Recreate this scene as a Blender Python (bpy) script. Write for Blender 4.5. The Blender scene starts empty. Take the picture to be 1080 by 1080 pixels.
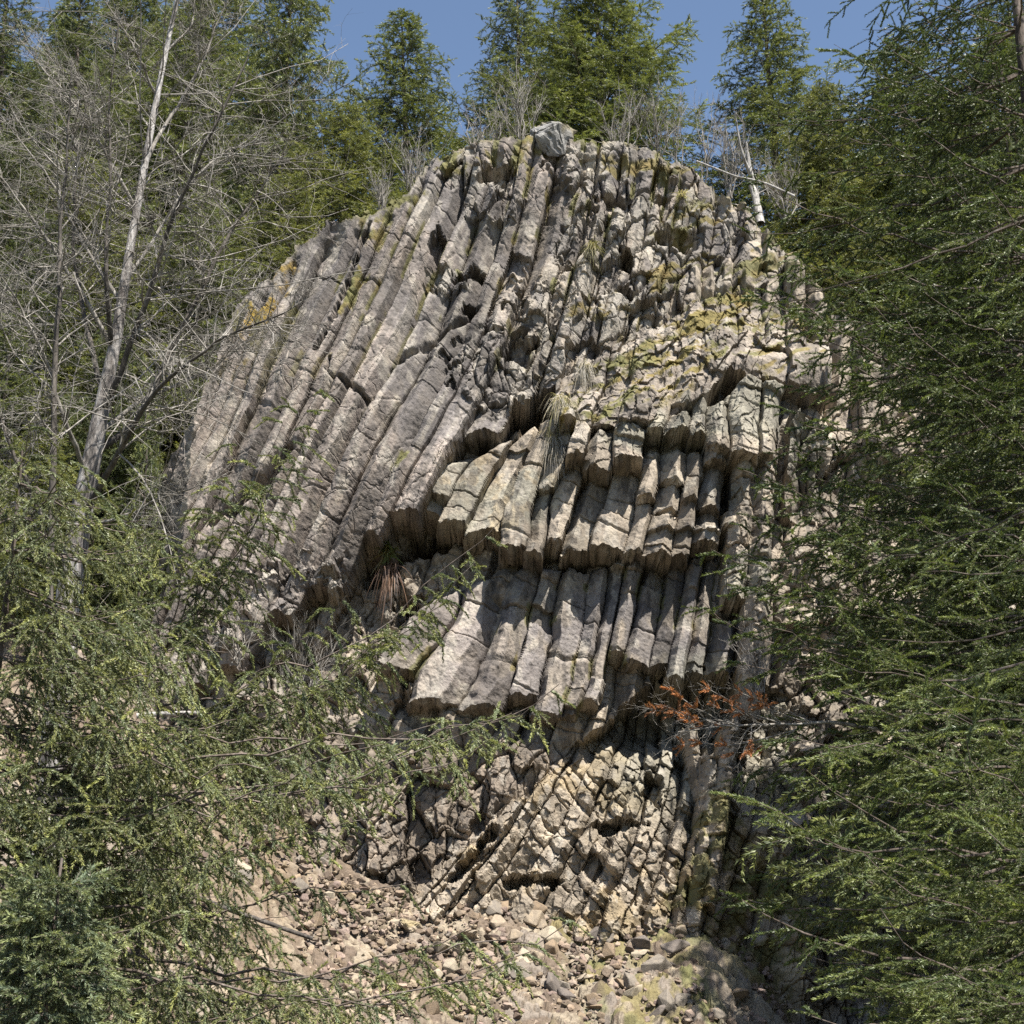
import bpy, math, random, sys
import numpy as np
from mathutils import Vector

# ---------------------------------------------------------------- camera, sky, sun, exposure
SC = bpy.context.scene
COL = SC.collection
PITCH = math.radians(15.0)
cam_d = bpy.data.cameras.new('camera'); cam = bpy.data.objects.new('camera', cam_d); COL.objects.link(cam)
cam.location = (0, 0, 0); cam.rotation_euler = (math.radians(90) + PITCH, 0, 0)
cam_d.lens = 50.0; cam_d.sensor_width = 36.0; cam_d.clip_start = 0.05; cam_d.clip_end = 2000.0
SC.camera = cam

SUN_EL, SUN_AZ = math.radians(62.0), math.radians(40.0)      # AZ: to the right of straight behind the camera
sun_dir = Vector((math.sin(SUN_AZ)*math.cos(SUN_EL), -math.cos(SUN_AZ)*math.cos(SUN_EL), math.sin(SUN_EL)))
w = bpy.data.worlds.new('World'); SC.world = w; w.use_nodes = True
nt = w.node_tree; nt.nodes.clear()
wo = nt.nodes.new('ShaderNodeOutputWorld'); bg = nt.nodes.new('ShaderNodeBackground'); sk = nt.nodes.new('ShaderNodeTexSky')
sk.sky_type = 'NISHITA'; sk.sun_disc = False; sk.sun_elevation = SUN_EL
sk.sun_rotation = math.radians(180.0) - SUN_AZ
sk.altitude = 200.0; sk.air_density = 1.0; sk.dust_density = 1.0; sk.ozone_density = 1.0
bg.inputs['Strength'].default_value = 0.071
nt.links.new(sk.outputs[0], bg.inputs['Color']); nt.links.new(bg.outputs[0], wo.inputs['Surface'])
sl = bpy.data.lights.new('sun', 'SUN'); sun = bpy.data.objects.new('sun', sl); COL.objects.link(sun)
sl.energy = 5.0; sl.angle = math.radians(0.5); sl.color = (1.0, 0.95, 0.87)
sun.rotation_euler = sun_dir.to_track_quat('Z', 'Y').to_euler()
SC.view_settings.view_transform = 'Standard'; SC.view_settings.look = 'None'
SC.view_settings.gamma = 1.0; SC.view_settings.exposure = 1.28; SC.view_settings.use_curve_mapping = False
SC.cycles.max_bounces = 5; SC.cycles.diffuse_bounces = 1; SC.cycles.glossy_bounces = 2
SC.cycles.transmission_bounces = 3; SC.cycles.transparent_max_bounces = 8
SC.cycles.use_denoising = False

FPX = 540.0 / (18.0/50.0)          # pixels per unit of tangent, in the photograph's 1080 px frame
CP, SP = math.cos(PITCH), math.sin(PITCH)
def ray(px, py):
    """direction (y-forward, z-up world) seen at a place of the photograph"""
    u = (np.asarray(px, float) - 540.0)/FPX; v = (540.0 - np.asarray(py, float))/FPX
    return np.stack([u, CP - v*SP, SP + v*CP], -1)
def at(px, py, Y):
    """the point at horizontal distance Y that lies towards that place"""
    d = ray(px, py); return Vector((float(d[0]/d[1]*Y), Y, float(d[2]/d[1]*Y)))

# ---------------------------------------------------------------- helpers
def mesh_np(name, V, F, mat=None, parent=None, smooth=False, col=None, link=True, colname='tone', face=False):
    """one mesh object out of numpy arrays: V (n,3), F (m,3|4); col (n,3) a per-vertex natural colour"""
    V = np.ascontiguousarray(V, np.float32); F = np.ascontiguousarray(F, np.int32)
    me = bpy.data.meshes.new(name)
    k = F.shape[1]
    me.vertices.add(len(V)); me.vertices.foreach_set('co', V.ravel())
    me.loops.add(F.size); me.loops.foreach_set('vertex_index', F.ravel())
    me.polygons.add(len(F)); me.polygons.foreach_set('loop_start', np.arange(0, F.size, k, dtype=np.int32))
    me.polygons.foreach_set('use_smooth', np.full(len(F), smooth, bool))
    if col is not None:
        c = np.ones((len(col), 4), np.float32); c[:, :col.shape[1]] = col
        a = me.attributes.new(colname, 'FLOAT_COLOR', 'FACE' if face else 'POINT'); a.data.foreach_set('color', c.ravel())
    me.update(calc_edges=True)
    if mat: me.materials.append(mat)
    o = bpy.data.objects.new(name, me)
    if link: COL.objects.link(o)
    if parent is not None: o.parent = parent
    return o
def empty(name, loc, label, cat, group=None, kind=None):
    o = bpy.data.objects.new(name, None); COL.objects.link(o); o.location = loc
    o.empty_display_size = 0.3
    return tag(o, label, cat, group, kind)
def tag(o, label=None, cat=None, group=None, kind=None):
    if label: o['label'] = label
    if cat: o['category'] = cat
    if group: o['group'] = group
    if kind: o['kind'] = kind
    return o
class Geo:
    """collects pieces with the same face size into one mesh"""
    def __init__(s): s.V, s.F, s.C, s.n = [], [], [], 0
    def add(s, V, F, C=None):
        s.V.append(V.astype(np.float32)); s.F.append((F + s.n).astype(np.int32)); s.n += len(V)
        if C is not None: s.C.append(C.astype(np.float32))
    def obj(s, name, mat, parent=None, smooth=False):
        if not s.V: return None
        return mesh_np(name, np.concatenate(s.V), np.concatenate(s.F), mat, parent, smooth,
                       np.concatenate(s.C) if s.C else None, face=bool(s.C))
def unit(a): return a/np.maximum(np.linalg.norm(a, axis=-1, keepdims=True), 1e-9)
def sstep(a, b, x):
    t = np.clip((x-a)/(b-a), 0, 1); return t*t*(3-2*t)

# smooth value noise, fractal sum, and a cell pattern for broken rock
def vnoise(x, y, seed):
    rng = np.random.default_rng(seed); T = rng.random((256, 256)).astype(np.float32)*2-1
    xi = np.floor(x).astype(np.int64); yi = np.floor(y).astype(np.int64)
    fx = x-xi; fy = y-yi; fx = fx*fx*fx*(fx*(fx*6-15)+10); fy = fy*fy*fy*(fy*(fy*6-15)+10)
    a = T[yi & 255, xi & 255]; b = T[yi & 255, (xi+1) & 255]; c = T[(yi+1) & 255, xi & 255]; d = T[(yi+1) & 255, (xi+1) & 255]
    return (a*(1-fx)+b*fx)*(1-fy) + (c*(1-fx)+d*fx)*fy
def fbm(x, y, seed, o=4, g=0.5):
    s = 0; a = 1.0
    for k in range(o):
        s = s + a*vnoise(x*2**k + 17.3*k, y*2**k + 9.1*k, seed+k); a *= g
    return s
def h01(i, j, seed):
    """repeatable random number for integer pairs"""
    n = (i.astype(np.int64)*374761393 + j.astype(np.int64)*668265263 + seed*974711) & 0x7fffffff
    n = ((n ^ (n >> 13))*1274126177) & 0x7fffffff
    n = ((n ^ (n >> 16))*1103515245 + 12345) & 0x7fffffff
    return (n & 0xffffff)/float(0x1000000)
def blocks(x, y, size, seed, aspect=1.0, ang=0.0, tilt=0.35):
    """broken rock: every cell is a block of its own height and slope. -> height (about -1..1), edge distance, cell number"""
    ca, sa = math.cos(ang), math.sin(ang)
    u = (x*ca + y*sa)/size; v = (-x*sa + y*ca)/(size*aspect)
    ui = np.floor(u).astype(np.int64); vi = np.floor(v).astype(np.int64)
    d1 = np.full(u.shape, 9.0); d2 = np.full(u.shape, 9.0); H = np.zeros(u.shape); ID = np.zeros(u.shape)
    for a in (-1, 0, 1):
        for b in (-1, 0, 1):
            cu, cv = ui+a, vi+b
            du = u - (cu + h01(cu, cv, seed)); dv = v - (cv + h01(cu, cv, seed+1))
            d = np.maximum(np.abs(du), np.abs(dv))*0.5 + 0.5*np.sqrt(du*du+dv*dv)
            hh = (h01(cu, cv, seed+2)-0.5)*1.6 + tilt*2*((h01(cu, cv, seed+3)-0.5)*du*2 + (h01(cu, cv, seed+4)-0.5)*dv*2)
            m = d < d1
            d2 = np.where(m, d1, np.minimum(d2, d)); H = np.where(m, hh, H); ID = np.where(m, h01(cu, cv, seed+5), ID)
            d1 = np.minimum(d, d1)
    return H, d2-d1, ID

# ---------------------------------------------------------------- materials
def mat_new(name):
    m = bpy.data.materials.new(name); m.use_nodes = True
    nt = m.node_tree; b = nt.nodes['Principled BSDF']; return m, nt, b
def nd(nt, t, **kw):
    n = nt.nodes.new(t)
    for k, v in kw.items():
        if k in n.inputs: n.inputs[k].default_value = v
        else: setattr(n, k, v)
    return n
def ramp(nt, stops):
    n = nt.nodes.new('ShaderNodeValToRGB'); cr = n.color_ramp
    while len(cr.elements) < len(stops): cr.elements.new(0.5)
    for e, (p, c) in zip(cr.elements, stops): e.position = p; e.color = (*c, 1) if len(c) == 3 else c
    return n
def mixc(nt, mode, fac, a, b):
    n = nt.nodes.new('ShaderNodeMix'); n.data_type = 'RGBA'; n.blend_type = mode
    L = nt.links
    for s, v in ((n.inputs[0], fac), (n.inputs[6], a), (n.inputs[7], b)):
        if hasattr(v, 'is_output'): L.new(v, s)
        elif isinstance(v, (int, float)): s.default_value = v
        else: s.default_value = (*v, 1)
    return n.outputs[2]

def rock_material(name, fine=1.0):
    """natural rock: vertex tone (stone kind, moss, lichen) times mottling at several sizes"""
    m, nt, b = mat_new(name); L = nt.links
    at_ = nd(nt, 'ShaderNodeAttribute', attribute_name='tone')
    tc = nd(nt, 'ShaderNodeTexCoord')
    n1 = nd(nt, 'ShaderNodeTexNoise', Scale=2.2*fine, Detail=8.0, Roughness=0.65)
    n2 = nd(nt, 'ShaderNodeTexNoise', Scale=14.0*fine, Detail=6.0, Roughness=0.7)
    n3 = nd(nt, 'ShaderNodeTexNoise', Scale=36.0*fine, Detail=3.0, Roughness=0.6)
    for n in (n1, n2, n3): L.new(tc.outputs['Object'], n.inputs['Vector'])
    r1 = ramp(nt, [(0.3, (0.72, 0.71, 0.72)), (0.5, (1, 1, 1)), (0.72, (1.22, 1.18, 1.1))])
    r2 = ramp(nt, [(0.30, (0.42, 0.40, 0.40)), (0.43, (0.92, 0.92, 0.92)), (0.6, (1.04, 1.03, 1.02)), (0.74, (1.35, 1.33, 1.28))])
    r3 = ramp(nt, [(0.34, (0.5, 0.48, 0.46)), (0.44, (1, 1, 1)), (0.62, (1.02, 1.02, 1.02)), (0.68, (1.4, 1.42, 1.38))])
    L.new(n1.outputs[0], r1.inputs[0]); L.new(n2.outputs[0], r2.inputs[0]); L.new(n3.outputs[0], r3.inputs[0])
    c = mixc(nt, 'MULTIPLY', 1.0, at_.outputs[0], r1.outputs[0])
    c = mixc(nt, 'MULTIPLY', 0.8, c, r2.outputs[0])
    c = mixc(nt, 'MULTIPLY', 0.7, c, r3.outputs[0])
    L.new(c, b.inputs['Base Color']); b.inputs['Roughness'].default_value = 0.9
    b.inputs['Specular IOR Level'].default_value = 0.25
    ad = nd(nt, 'ShaderNodeMath', operation='ADD'); L.new(n2.outputs[0], ad.inputs[0]); L.new(n3.outputs[0], ad.inputs[1])
    bp = nd(nt, 'ShaderNodeBump', Strength=0.45, Distance=0.03); L.new(ad.outputs[0], bp.inputs['Height'])
    L.new(bp.outputs[0], b.inputs['Normal'])
    return m
# ---------------------------------------------------------------- the cliff
# The face is a sheet on a plane that leans back 9 degrees; every column, ledge and block stands out of it by
# its real depth in metres. (X, Y) name places on that plane by where they appear in the photograph.
LEAN = math.radians(9.0); CY0 = 28.0
TD = np.array([0, math.sin(LEAN), math.cos(LEAN)]); NRM = np.array([0, -math.cos(LEAN), math.sin(LEAN)])
def plane_pt(X, Y):
    d = ray(X, Y); t = (CY0*NRM[1])/(d @ NRM)
    return d*t[..., None]
STEP = 0.88
gx = np.arange(-90.0, 1190.0, STEP); gy = np.arange(60.0, 1110.0, STEP)
X, Y = np.meshgrid(gx, gy)
def pl(x, pts):
    p = np.array(pts, float); return np.interp(x, p[:, 0], p[:, 1])
def guide_c(guides, cs, X, Y):
    """column coordinate: which column a place belongs to, by interpolating between drawn column axes"""
    C = np.empty_like(X); g = [np.array(p, float) for p in guides]; cs = np.array(cs, float); G = np.empty((len(gy), len(g)))
    for r, yy in enumerate(gy):
        xs = np.array([np.interp(yy, p[:, 0], p[:, 1]) for p in g])
        xs = np.maximum.accumulate(xs + np.arange(len(xs))*1e-3); G[r] = xs
        c = np.interp(gx, xs, cs)
        k0 = (cs[1]-cs[0])/max(xs[1]-xs[0], 4); k1 = (cs[-1]-cs[-2])/max(xs[-1]-xs[-2], 4)
        c = np.where(gx < xs[0], cs[0]+(gx-xs[0])*k0, c); c = np.where(gx > xs[-1], cs[-1]+(gx-xs[-1])*k1, c)
        C[r] = c
    return C, G
def x_of_c(cc, G, cs):
    out = np.empty_like(cc)
    for r in range(len(gy)):
        xs = G[r]; o = np.interp(cc[r], cs, xs)
        k0 = max(xs[1]-xs[0], 4)/(cs[1]-cs[0]); k1 = max(xs[-1]-xs[-2], 4)/(cs[-1]-cs[-2])
        o = np.where(cc[r] < cs[0], xs[0]+(cc[r]-cs[0])*k0, o); o = np.where(cc[r] > cs[-1], xs[-1]+(cc[r]-cs[-1])*k1, o)
        out[r] = o
    return out
W1 = fbm(X/90, Y/90, 5, 3); W2 = fbm(X/28, Y/28, 9, 3); W3 = fbm(X/9, Y/9, 13, 3); W4 = fbm(X/3.2, Y/3.2, 21, 2)
def columns(guides, cs, spacing, seed, amp=0.2, seg=(22, 70), broken=0.12, slope=0.0, joint=0.05, colvar=0.12, segvar=0.05, wob=3.0):
    """-> relief in metres, centre x of the column at each place, column number, segment number"""
    C, G = guide_c(guides, cs, X, Y); C = C + W2*wob*0.6 + W1*wob
    rng = np.random.default_rng(seed)
    n = int((3200)/spacing); wd = spacing*(0.62 + 0.76*rng.random(n)); B = np.cumsum(wd) - 900.0
    idx = np.clip(np.searchsorted(B, C.ravel()).reshape(C.shape), 1, n-1)
    b0, b1 = B[idx-1], B[idx]; u = (C-b0)/(b1-b0)*2-1
    sk = (rng.random(n)-0.5)[idx]*0.5; fl = (0.12 + 0.3*rng.random(n))[idx]; am = amp*(0.7+0.6*rng.random(n))[idx]*(b1-b0)/spacing
    # a column shows two or three flat sides of its polygon, meeting at arrises
    k0 = (rng.random(n)*1.2-0.6)[idx]; k1 = (rng.random(n) < 0.5)[idx]*(0.25+0.25*rng.random(n))[idx]
    lft = np.clip((k0-k1-u)/np.maximum(1+k0-k1, .3), 0, 1.2); rgt = np.clip((u-k0-k1)/np.maximum(1-k0-k1, .3), 0, 1.2)
    prof = -am*np.maximum(lft, rgt) + am*0.25*(rng.random(n)-0.5)[idx]*u
    prof -= 0.05*np.exp(-((1-np.abs(u))/0.06)**2)
    dep = (rng.random(n)-0.5)[idx]*2*colvar
    cc = 0.5*(b0+b1); xc = x_of_c(cc, G, np.array(cs, float))
    ln = (seg[0] + (seg[1]-seg[0])*rng.random(n)**1.4)[idx]; off = (rng.random(n)*100)[idx]
    # joints run square to the column and are a little bowed
    q = (Y + slope*(X-xc) + 2.2*W2 + 1.2*W3 + off*7 + 2.0*u*u)/ln
    wq = 0.33*np.sin(q*2.1+off) ; q = q+wq
    s = np.floor(q).astype(np.int64); fq = q - s
    q2 = (Y + 0.2*X + W2*3)/300.0
    r1 = h01(idx, s, seed+31); r2 = h01(idx, s, seed+32); r3 = h01(idx, s, seed+33)
    h = prof + dep + (r1-0.5)*2*segvar + (r3-0.5)*0.10*(fq-0.5)
    h = h - joint*np.exp(-(np.minimum(fq, 1-fq)*ln/1.3)**2)*(r2 > 0.25)
    br = r2 < broken
    h = np.where(br, h - 0.10 - 0.25*r3, h)
    return h, xc, idx, s, u
# column axes: (Y, X) pairs from top to bottom
GU = [[(100, 330), (300, 215), (420, 165), (620, 70), (1100, -160)],
      [(100, 395), (250, 310), (400, 252), (560, 175), (700, 100), (1100, -120)],
      [(100, 455), (200, 425), (320, 372), (430, 325), (560, 255), (700, 185), (1100, -40)],
      [(100, 505), (200, 478), (300, 440), (400, 400), (500, 345), (600, 295), (700, 240), (1100, 30)],
      [(100, 562), (200, 545), (300, 512), (400, 475), (480, 440), (560, 400), (700, 320), (1100, 110)],
      [(100, 618), (200, 606), (300, 580), (380, 556), (450, 525), (540, 480), (700, 390), (1100, 190)],
      [(100, 700), (200, 690), (300, 668), (400, 645), (500, 610), (700, 540), (1100, 420)],
      [(100, 830), (200, 825), (300, 810), (400, 800), (500, 790), (700, 780), (1100, 700)],
      [(100, 1000), (400, 990), (700, 985), (1100, 950)]]
CU = [-30, 40, 100, 156, 214, 270, 352, 480, 650]
GM = [[(300, 470), (420, 440), (500, 400), (600, 345), (700, 300), (800, 240), (1100, 80)],
      [(300, 540), (420, 520), (500, 480), (600, 425), (700, 375), (800, 330), (1100, 200)],
      [(300, 610), (420, 590), (500, 560), (600, 535), (660, 520), (750, 480), (1100, 330)],
      [(300, 665), (420, 650), (500, 625), (600, 600), (680, 588), (750, 570), (1100, 470)],
      [(300, 720), (440, 705), (520, 690), (600, 672), (700, 650), (760, 640), (1100, 570)],
      [(300, 775), (440, 762), (520, 755), (600, 745), (700, 730), (760, 725), (1100, 690)],
      [(300, 850), (440, 840), (600, 822), (700, 812), (800, 800), (1100, 770)],
      [(300, 1010), (600, 1000), (1100, 960)]]
CM = [-60, 10, 80, 135, 200, 270, 345, 500]
GL = [[(500, 520), (740, 500), (820, 468), (960, 335), (1100, 230)],
      [(500, 575), (740, 560), (800, 543), (880, 490), (960, 420), (1100, 320)],
      [(500, 620), (740, 610), (800, 588), (900, 522), (960, 478), (1100, 390)],
      [(500, 665), (740, 658), (820, 630), (900, 583), (960, 548), (1100, 480)],
      [(500, 708), (740, 704), (820, 686), (900, 656), (960, 634), (1100, 590)],
      [(500, 760), (740, 755), (860, 735), (950, 715), (1100, 680)],
      [(500, 810), (740, 800), (860, 775), (950, 745), (1100, 700)],
      [(500, 1000), (740, 1000), (860, 990), (1100, 960)]]
CL = [-80, 20, 90, 145, 195, 255, 310, 500]
crest = pl(X, [(-90, 640), (60, 560), (150, 480), (205, 430), (232, 360), (250, 318), (290, 290), (312, 264), (350, 238), (395, 225), (430, 205),
               (448, 178), (480, 162), (520, 152), (560, 149), (600, 150), (620, 151), (660, 152), (700, 161), (735, 176), (790, 208), (830, 248),
               (870, 295), (920, 335), (1000, 345), (1080, 350), (1190, 330)]) + 4*W3 + 3*W2
# --- relief families
uU, xU, iU, sU, fU = columns(GU, CU, 20, 101, amp=0.30, seg=(40, 170), broken=0.03, slope=-0.45, colvar=0.08, segvar=0.02, wob=1.3, joint=0.04)
uM, xM, iM, sM, fM = columns(GM, CM, 26, 202, amp=0.30, seg=(26, 80), broken=0.07, slope=-0.25, colvar=0.13, segvar=0.035)
uT, xT, iT, sT, fT = columns(GM, CM, 23, 505, amp=0.26, seg=(18, 48), broken=0.08, slope=-0.25, colvar=0.19, segvar=0.04)
uL, xL, iL, sL, fL = columns(GL, CL, 23, 303, amp=0.28, seg=(14, 34), broken=0.12, slope=-0.7, colvar=0.20, segvar=0.11, joint=0.10)
b3s = blocks(X, Y, 9, 66, 1.2, 0.5, 0.1)[0]
b1, e1, id1 = blocks(X + 3*W2, Y + 3*W1, 30, 41, 1.9, 0.22, 0.3)
b2, e2, id2 = blocks(X + 1.2*W3 + 2*W2, Y + 1.2*W3, 16, 51, 1.5, 0.3, 0.3)
b3, e3, id3 = blocks(X + .8*W3, Y + .8*W3, 8, 61, 1.2, 0.3)
rub_big = 0.30*b1 + 0.14*b2 + 0.04*b3 - 0.10*np.exp(-(e1/0.05)**2) - 0.05*np.exp(-(e2/0.06)**2)
def spot(pts, soft=1.0):
    """smooth weight that is 1 inside ellipses (x, y, rx, ry, angle)"""
    s = np.zeros_like(X)
    for (x, y, rx, ry, a) in pts:
        ca, sa = math.cos(math.radians(a)), math.sin(math.radians(a)); dx, dy = X-x, Y-y
        u = (dx*ca+dy*sa)/rx; v = (-dx*sa+dy*ca)/ry; rr = np.sqrt(u*u+v*v) if rx > 20 else np.maximum(np.abs(u+.3*v), np.abs(v-.25*u))*0.95
        s = np.maximum(s, sstep(1.2, 0.8, rr+0.25*W2+0.2*W3+0.3*b3s))
    return s
# broken rock replaces the columns here
rubU = spot([(700, 230, 90, 75, 0), (640, 175, 60, 28, 0), (690, 330, 110, 60, -20), (790, 280, 70, 90, 0), (520, 215, 28, 24, 0),
             (530, 400, 40, 40, 0), (620, 290, 30, 60, 0), (505, 180, 40, 25, 0), (900, 420, 110, 110, 0), (590, 350, 40, 50, 0),
             (1010, 500, 200, 200, 0), (300, 660, 70, 50, -25), (470, 300, 25, 14, 0)])
rubU = np.maximum(rubU, sstep(900, 980, X))
small_pits = np.where((h01(iU, sU//1, 777) < 0.06), -0.25, 0)*spot([(500, 250, 60, 110, 20), (470, 260, 30, 60, 20), (600, 330, 60, 60, 0)])
# --- upper face
yb = pl(xU, [(100, 760), (230, 706), (281, 668), (322, 647), (355, 612), (384, 582), (400, 580), (407, 568), (440, 553), (466, 530), (472, 502), (500, 470),
            (536, 440), (555, 422), (581, 418), (607, 403), (640, 385), (665, 372), (700, 372), (1200, 372)])
yb = yb + (h01(iU, iU*0, 7)-0.5)*10*(xU > 180) + 2*W3
dU = 0.25 + 0.55*np.exp(-(((X-440)/90)**2 + ((Y-500)/130)**2)) + 0.15*W1 + 0.25*sstep(640, 400, X)*sstep(250, 500, Y)
dU = dU - 0.9*sstep(600, 850, X) - 0.5*sstep(300, 215, X) - 0.7*sstep(590, 680, X)*sstep(330, 400, Y)
hU = dU + uU*(1-0.35*rubU) + rub_big*rubU*0.95 + small_pits
# fine crack lines
ck1 = blocks(X*0.9+Y*0.42 + 5*W2, Y + 5*W2, 30, 611, 2.2, 0.0)[1]; ck2 = blocks(X*0.9+Y*0.42 + 3*W2, Y + 3*W3, 15, 621, 1.6, 0.2)[1]
hU = hU - (0.03*np.exp(-(ck1/0.03)**2)*sstep(-.3, .2, W2) + 0.025*np.exp(-(ck2/0.04)**2)*sstep(.1, .4, W1))*(1-rubU)
# long diagonal cracks and a few hollows
def crack(pts, wpx, d):
    p = np.array(pts, float); best = np.full(X.shape, 1e9)
    for (x0, y0), (x1, y1) in zip(p[:-1], p[1:]):
        t = np.clip(((X-x0)*(x1-x0)+(Y-y0)*(y1-y0))/((x1-x0)**2+(y1-y0)**2), 0, 1)
        best = np.minimum(best, np.hypot(X-x0-t*(x1-x0), Y-y0-t*(y1-y0)))
    return -d*np.exp(-((best+1.5*W3)/wpx)**2)
hU = hU + crack([(391, 240), (372, 290), (352, 345), (335, 378)], 2.0, 0.35) + crack([(307, 480), (283, 508), (259, 525), (222, 545)], 4, 0.6) \
   + crack([(350, 385), (348, 405), (395, 440)], 2.2, 0.25) + crack([(415, 400), (440, 380), (475, 352), (505, 330)], 2.5, 0.25) \
   + crack([(600, 410), (640, 388), (700, 372), (760, 350)], 5, 0.3)
# ledges at left below the main crack: slabs
hU = hU - 1.1*spot([(462, 262, 6, 12, 20), (494, 329, 7, 6, 0), (500, 292, 9, 5, 0), (520, 190, 12, 9, 0), (488, 298, 6, 5, 0), (645, 215, 14, 9, 0), (712, 245, 16, 9, 0), (662, 275, 5, 9, 0), (700, 205, 8, 5, 0), (548, 372, 14, 18, 0), (660, 310, 10, 6, 0)])*0.5
# --- the recess under the upper face, tan leaning columns
d0 = -0.35 + 0.10*W1
rub0 = spot([(410, 620, 50, 40, -20), (560, 470, 40, 16, 20), (380, 690, 60, 40, 0), (540, 450, 30, 20, 20)])
h0 = d0 + uT*(1-rub0)*1.1 + 0.9*rub_big*rub0 + 0.15*W2
h0 = h0 - 0.8*spot([(580, 425, 55, 13, -20), (500, 505, 22, 22, -40), (515, 480, 30, 14, -35), (400, 592, 26, 12, -10), (445, 570, 40, 10, -25), (425, 640, 12, 18, 0)])
# --- tiers in the middle: (columns, lower edge, upper edge, depth at bottom, ramp)
H = np.maximum(h0, -9)
TONE_ID = np.zeros_like(X)     # 0 recess, 1 upper, 2 tiers, 3 lower, 4 moss slope, 5 tier B
def put(h, inside, tid):
    global H, TONE_ID
    m = inside & (h > H); H = np.where(m, h, H); TONE_ID = np.where(m, tid, TONE_ID)
def jit(i, seed, a): return (h01(i, i*0, seed)-0.5)*2*a
def tier(h, xc, i, u, bot, top, left, right, depth, rampx, tid, j=7, seed=1, rim=0.0):
    ybt = pl(xc, bot) + jit(i, seed, j) + 1.5*W3; ytp = pl(X, top) + 4*W2
    ins = (Y < ybt) & (Y > ytp) & (xc > left) & (xc < right)
    fr_ = np.clip((Y-ytp)/np.maximum(ybt-ytp, 8), 0, 1); hh = h + depth + rim*(fr_-0.5) - (depth+0.9)*sstep(1, 0, (Y-ytp)/rampx)
    put(hh, ins, tid); return ins
# tier B: broad columns, its lower end overhangs the cave and the fan
tier(uM*1.15, xM, iM, fM, [(300, 700), (430, 720), (468, 743), (500, 742), (540, 738), (562, 750), (600, 760), (618, 752), (634, 730), (637, 692), (655, 697), (676, 707), (740, 717), (768, 700)],
     [(380, 660), (440, 630), (480, 600), (520, 585), (780, 560)], 395, 765, 0.12, 25, 5, j=9, seed=11, rim=0.35)
# tier A: short jointed columns
tier(uT, xT, iT, fT, [(500, 560), (530, 588), (560, 598), (584, 590), (599, 584), (621, 594), (655, 600), (690, 603), (722, 590), (745, 575), (790, 560)],
     [(470, 470), (520, 452), (560, 430), (600, 418), (800, 440)], 455, 772, 0.55, 30, 2, j=9, seed=12, rim=0.55)
# small hanging steps inside the alcove
tier(uT, xT+0, iT, fT, [(670, 548), (690, 556), (712, 552), (735, 545), (772, 540)], [(660, 470), (780, 480)], 676, 768, 0.92, 20, 2, j=7, seed=13, rim=0.3)
tier(uT, xT, iT, fT, [(690, 575), (745, 568)], [(680, 500), (780, 500)], 690, 742, 0.80, 20, 2, j=8, seed=23, rim=0.3)
# tier U: under the mossy slope
hs = 0.05*b2 + 0.03*b3 + uT
tierU_bot = [(575, 470), (600, 505), (622, 518), (650, 506), (662, 498), (680, 480), (705, 470), (728, 476), (748, 500), (784, 505), (812, 486), (840, 470)]
tier(hs, xT, iT, fT, [(575, 470), (600, 505), (622, 518), (650, 506), (662, 498), (680, 480), (705, 470), (728, 476), (748, 500), (784, 505), (812, 486), (840, 470)],
     [(575, 420), (622, 455), (662, 440), (705, 412), (748, 425), (784, 400), (840, 400)], 596, 812, 1.2, 24, 2, j=12, seed=14, rim=0.4)
# roof slab at the right end of the mossy slope
tier(0.14*b1+0.1*b2+0.1, X, iT, fT, [(765, 398), (800, 402), (850, 420), (900, 425)], [(740, 330), (900, 330)], 768, 872, 0.30, 60, 4, j=2, seed=15)
# the mossy slope itself is a ramp that runs up and back to the left and right
ms = (Y > pl(X, [(560, 420), (600, 400), (640, 375), (700, 340), (780, 300), (850, 300)])) & (Y < pl(X, [(560, 440), (620, 470), (680, 470), (740, 440), (765, 402), (860, 410)])) & (X > 585) & (X < 850)
msd = 1.12 - 0.95*np.clip(1-(Y - pl(X, [(560, 410), (640, 365), (700, 330), (780, 290), (850, 290)]))/110, 0, 1) + 0.12*b1 + 0.08*b2 + 0.05*b3 + 0.10*W2 + 0.4*uT - 0.75*sstep(730, 800, X)
put(msd, ms, 4)
# upper face last: it hangs over the recess
put(hU, Y < yb, 1)
# single pillars at the right
def pillar(pts, wpx, y0, y1, depth, tid=2, seed=0):
    """pts: (Y, X) axis"""
    p = np.array(pts, float); ax = np.interp(Y, p[:, 0], p[:, 1]) + 1.5*W2; u = (X-ax)/wpx
    q = (Y + 4*W2 + seed*13)/34.0; s = np.floor(q).astype(np.int64); fq = q-s
    h = depth - 0.30*np.clip((np.abs(u-0.1)-0.35)/0.65, 0, 1) - 0.05*np.exp(-(np.minimum(fq, 1-fq)*34/1.4)**2) + (h01(s, s*0+seed, 9)-0.5)*0.18 + 0.10*b2 + 0.05*b3 + 0.03*W3
    put(h, (np.abs(u) < 1) & (Y > y0+2*W3) & (Y < y1+3*W3), tid)
pillar([(470, 806), (760, 786)], 12, 470, 770, 0.85, 2, 1)
pillar([(480, 782), (640, 770)], 12, 500, 640, 0.75, 2, 2)
pillar([(440, 842), (540, 836)], 12, 448, 545, 1.35, 2, 3)
pillar([(440, 864), (540, 860)], 10, 452, 540, 1.2, 2, 4)
pillar([(760, 770), (960, 742)], 10, 770, 960, 0.75, 2, 5)
pillar([(820, 748), (1000, 728)], 10, 800, 1010, 0.55, 2, 6)
pillar([(720, 720), (860, 745)], 8, 765, 860, 0.1, 2, 7)
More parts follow.
